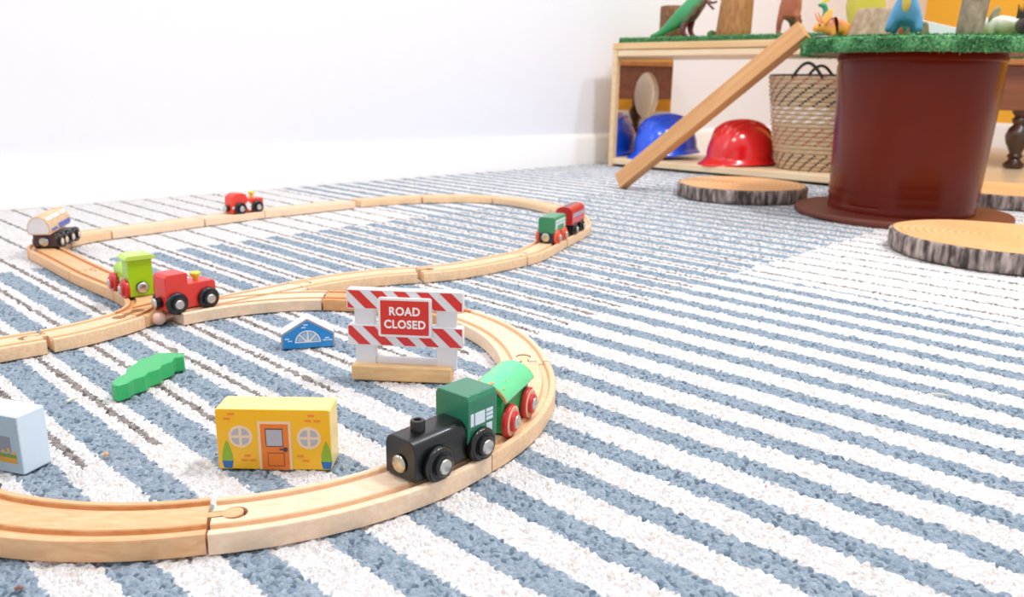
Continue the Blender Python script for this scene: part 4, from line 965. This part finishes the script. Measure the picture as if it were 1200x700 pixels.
# white board and small creatures behind the blue dinosaur
x, y = on_table(1096, 1640)
o = MB().prism([(-38, 0), (34, 0), (34, 27), (-38, 41)], -12, 12, 'y').build('white_wedge', paint('#ece8ee', .5), loc=(x, y, ZM), bevel=1); tag(o, 'white sloping wedge between the blue dinosaur and the tall stump', 'toy block')
x, y = on_table(1082, 1600)
t_ = thing('toy_dinosaur', 'tiny olive and brown upright dinosaur in front of the white wedge', 'toy dinosaur', (x, y, ZM), 0)
skin('body', [(0, 0, 10, 9), (0, 0, 22, 8), (2, 0, 31, 7), (-7, 0, 32, 6), (10, 0, 8, 5), (20, 0, 4, 2.5), (0, 6, 4, 4), (0, -6, 4, 4)], [(0, 1), (1, 2), (2, 3), (0, 4), (4, 5), (0, 6), (0, 7)], paint('#77724f', .5, var=.3, scale=150), t_)
x, y = on_table(1051, 1560); 
t_ = thing('toy_dinosaur', 'rusty orange dinosaur lying behind the blue dinosaur legs', 'toy dinosaur', (x, y, ZM), 10); t_.scale = (1.2, 1.2, 1.8)
skin('body', [(0, 0, 12, 11), (-14, 0, 10, 7), (-24, 4, 6, 3), (12, 0, 12, 8), (20, 0, 14, 6), (6, 8, 5, 4), (-6, 8, 5, 4), (6, -8, 5, 4), (-6, -8, 5, 4)], [(0, 1), (1, 2), (0, 3), (3, 4), (0, 5), (0, 6), (0, 7), (0, 8)], paint('#b5562c', .45, var=.15, scale=90), t_)
# pale green triceratops
x, y = on_table(1171, 1530)
t_ = thing('toy_dinosaur', 'pale green and white frilled dinosaur right of the tall stump', 'toy dinosaur', (x, y, ZM), 128); t_.scale = (1.05, 1.1, 1.3)
J = [(-6, 0, 21, 15, 14), (-22, 0, 18, 11), (-36, 0, 8, 4), (10, 0, 20, 12), (24, 0, 18, 9), (36, 0, 16, 5.5), (8, 9, 8, 6), (8, 10, 3, 5), (8, -9, 8, 6), (8, -10, 3, 5), (-18, 9, 8, 6.5), (-18, 10, 3, 5), (-18, -9, 8, 6.5), (-18, -10, 3, 5)]
B = [(0, 1), (1, 2), (0, 3), (3, 4), (4, 5), (3, 6), (6, 7), (3, 8), (8, 9), (0, 10), (10, 11), (0, 12), (12, 13)]
skin('body', J, B, two_tone('#e2e3d2', '#a9ad78', 12, 26), t_)
fr_ = MB().lathe([(3, 0), (12, 1), (14, 3), (12, 5), (3, 5)], n=24, ax='x').build('frill', paint('#a09a80', .5, var=.15), t_, loc=(10, 0, 31)); fr_.rotation_euler = (0, R_(-25), 0)
MB().tube([(36, 0, 20), (38, 0, 27)], [2.6, .6], n=8).build('horn', paint('#e6e6d6', .4), t_)
for s in (1, -1): MB().tube([(24, s * 5, 24), (28, s * 6, 32)], [2.6, .8], n=8).build('horn', paint('#e6e6d6', .4), t_)
# dark spiky dinosaur at the picture edge
x, y = on_table(1201, 1470)
t_ = thing('toy_dinosaur', 'dark brown spiky-backed dinosaur at the right picture edge on the round turf', 'toy dinosaur', (x, y, ZM), 90); t_.scale = (1, 1, 1.55)
J = [(0, 0, 16, 13, 13), (-16, 0, 14, 9), (-30, 0, 8, 4), (16, 0, 15, 9), (28, 0, 13, 6), (6, 9, 6, 5), (-8, 9, 6, 5), (6, -9, 6, 5), (-8, -9, 6, 5)]
skin('body', J, [(0, 1), (1, 2), (0, 3), (3, 4), (0, 5), (0, 6), (0, 7), (0, 8)], paint('#40302c', .45, var=.2), t_)
for i in range(6):
    for s in (-1, 1): MB().tube([(-22 + i * 8, s * 5, 22), (-22 + i * 8, s * 8, 34 + 3 * (i % 2))], [3.4, .5], n=6).build('back_spike', paint('#33251f', .45), t_)
# flat purple stone
x, y = on_table(970, 1540); o = MB().ball((0, 0, 1.4), (22, 12, 2.4)).build('flat_stone', paint('#8d7f88', .6), loc=(x, y, ZM)); tag(o, 'flat purplish stone in front of the orange triceratops', 'stone')

# ================================================================ crumbs and straws on the rug
def bit(name, label, u, v, L, r, rz, col, cat):
    x, y = at(u, v, 1); o = MB().tube([(-L / 2, 0, 1.2), (0, r * .6, 1.8), (L / 2, 0, 1.2)], [r, r, r * .7], n=8).build(name, paint(col, .6), loc=(x, y, 0), rz=rz); tag(o, label, cat)
bit('straw_piece', 'short pale straw lying on the blue stripe left of the yellow house', 85, 469, 9, 1.0, 60, '#efe3cf', 'straw')
bit('straw_piece', 'thin pale straw lying on the striped rug at the far right', 1102, 463, 13, .6, -20, '#eadfc4', 'straw')
bit('wood_crumb', 'small tan crumb near the left front track', 124, 534, 3.5, 1.4, 10, '#d8a781', 'crumb')
bit('wood_crumb', 'small reddish-brown crumb at the bottom left of the rug', 22, 691, 3.5, 1.1, 20, '#8d5f58', 'crumb')
bit('wood_crumb', 'tiny pinkish crumb on the white stripe at the lower right', 898, 571, 2, .6, 50, '#dd8e97', 'crumb')
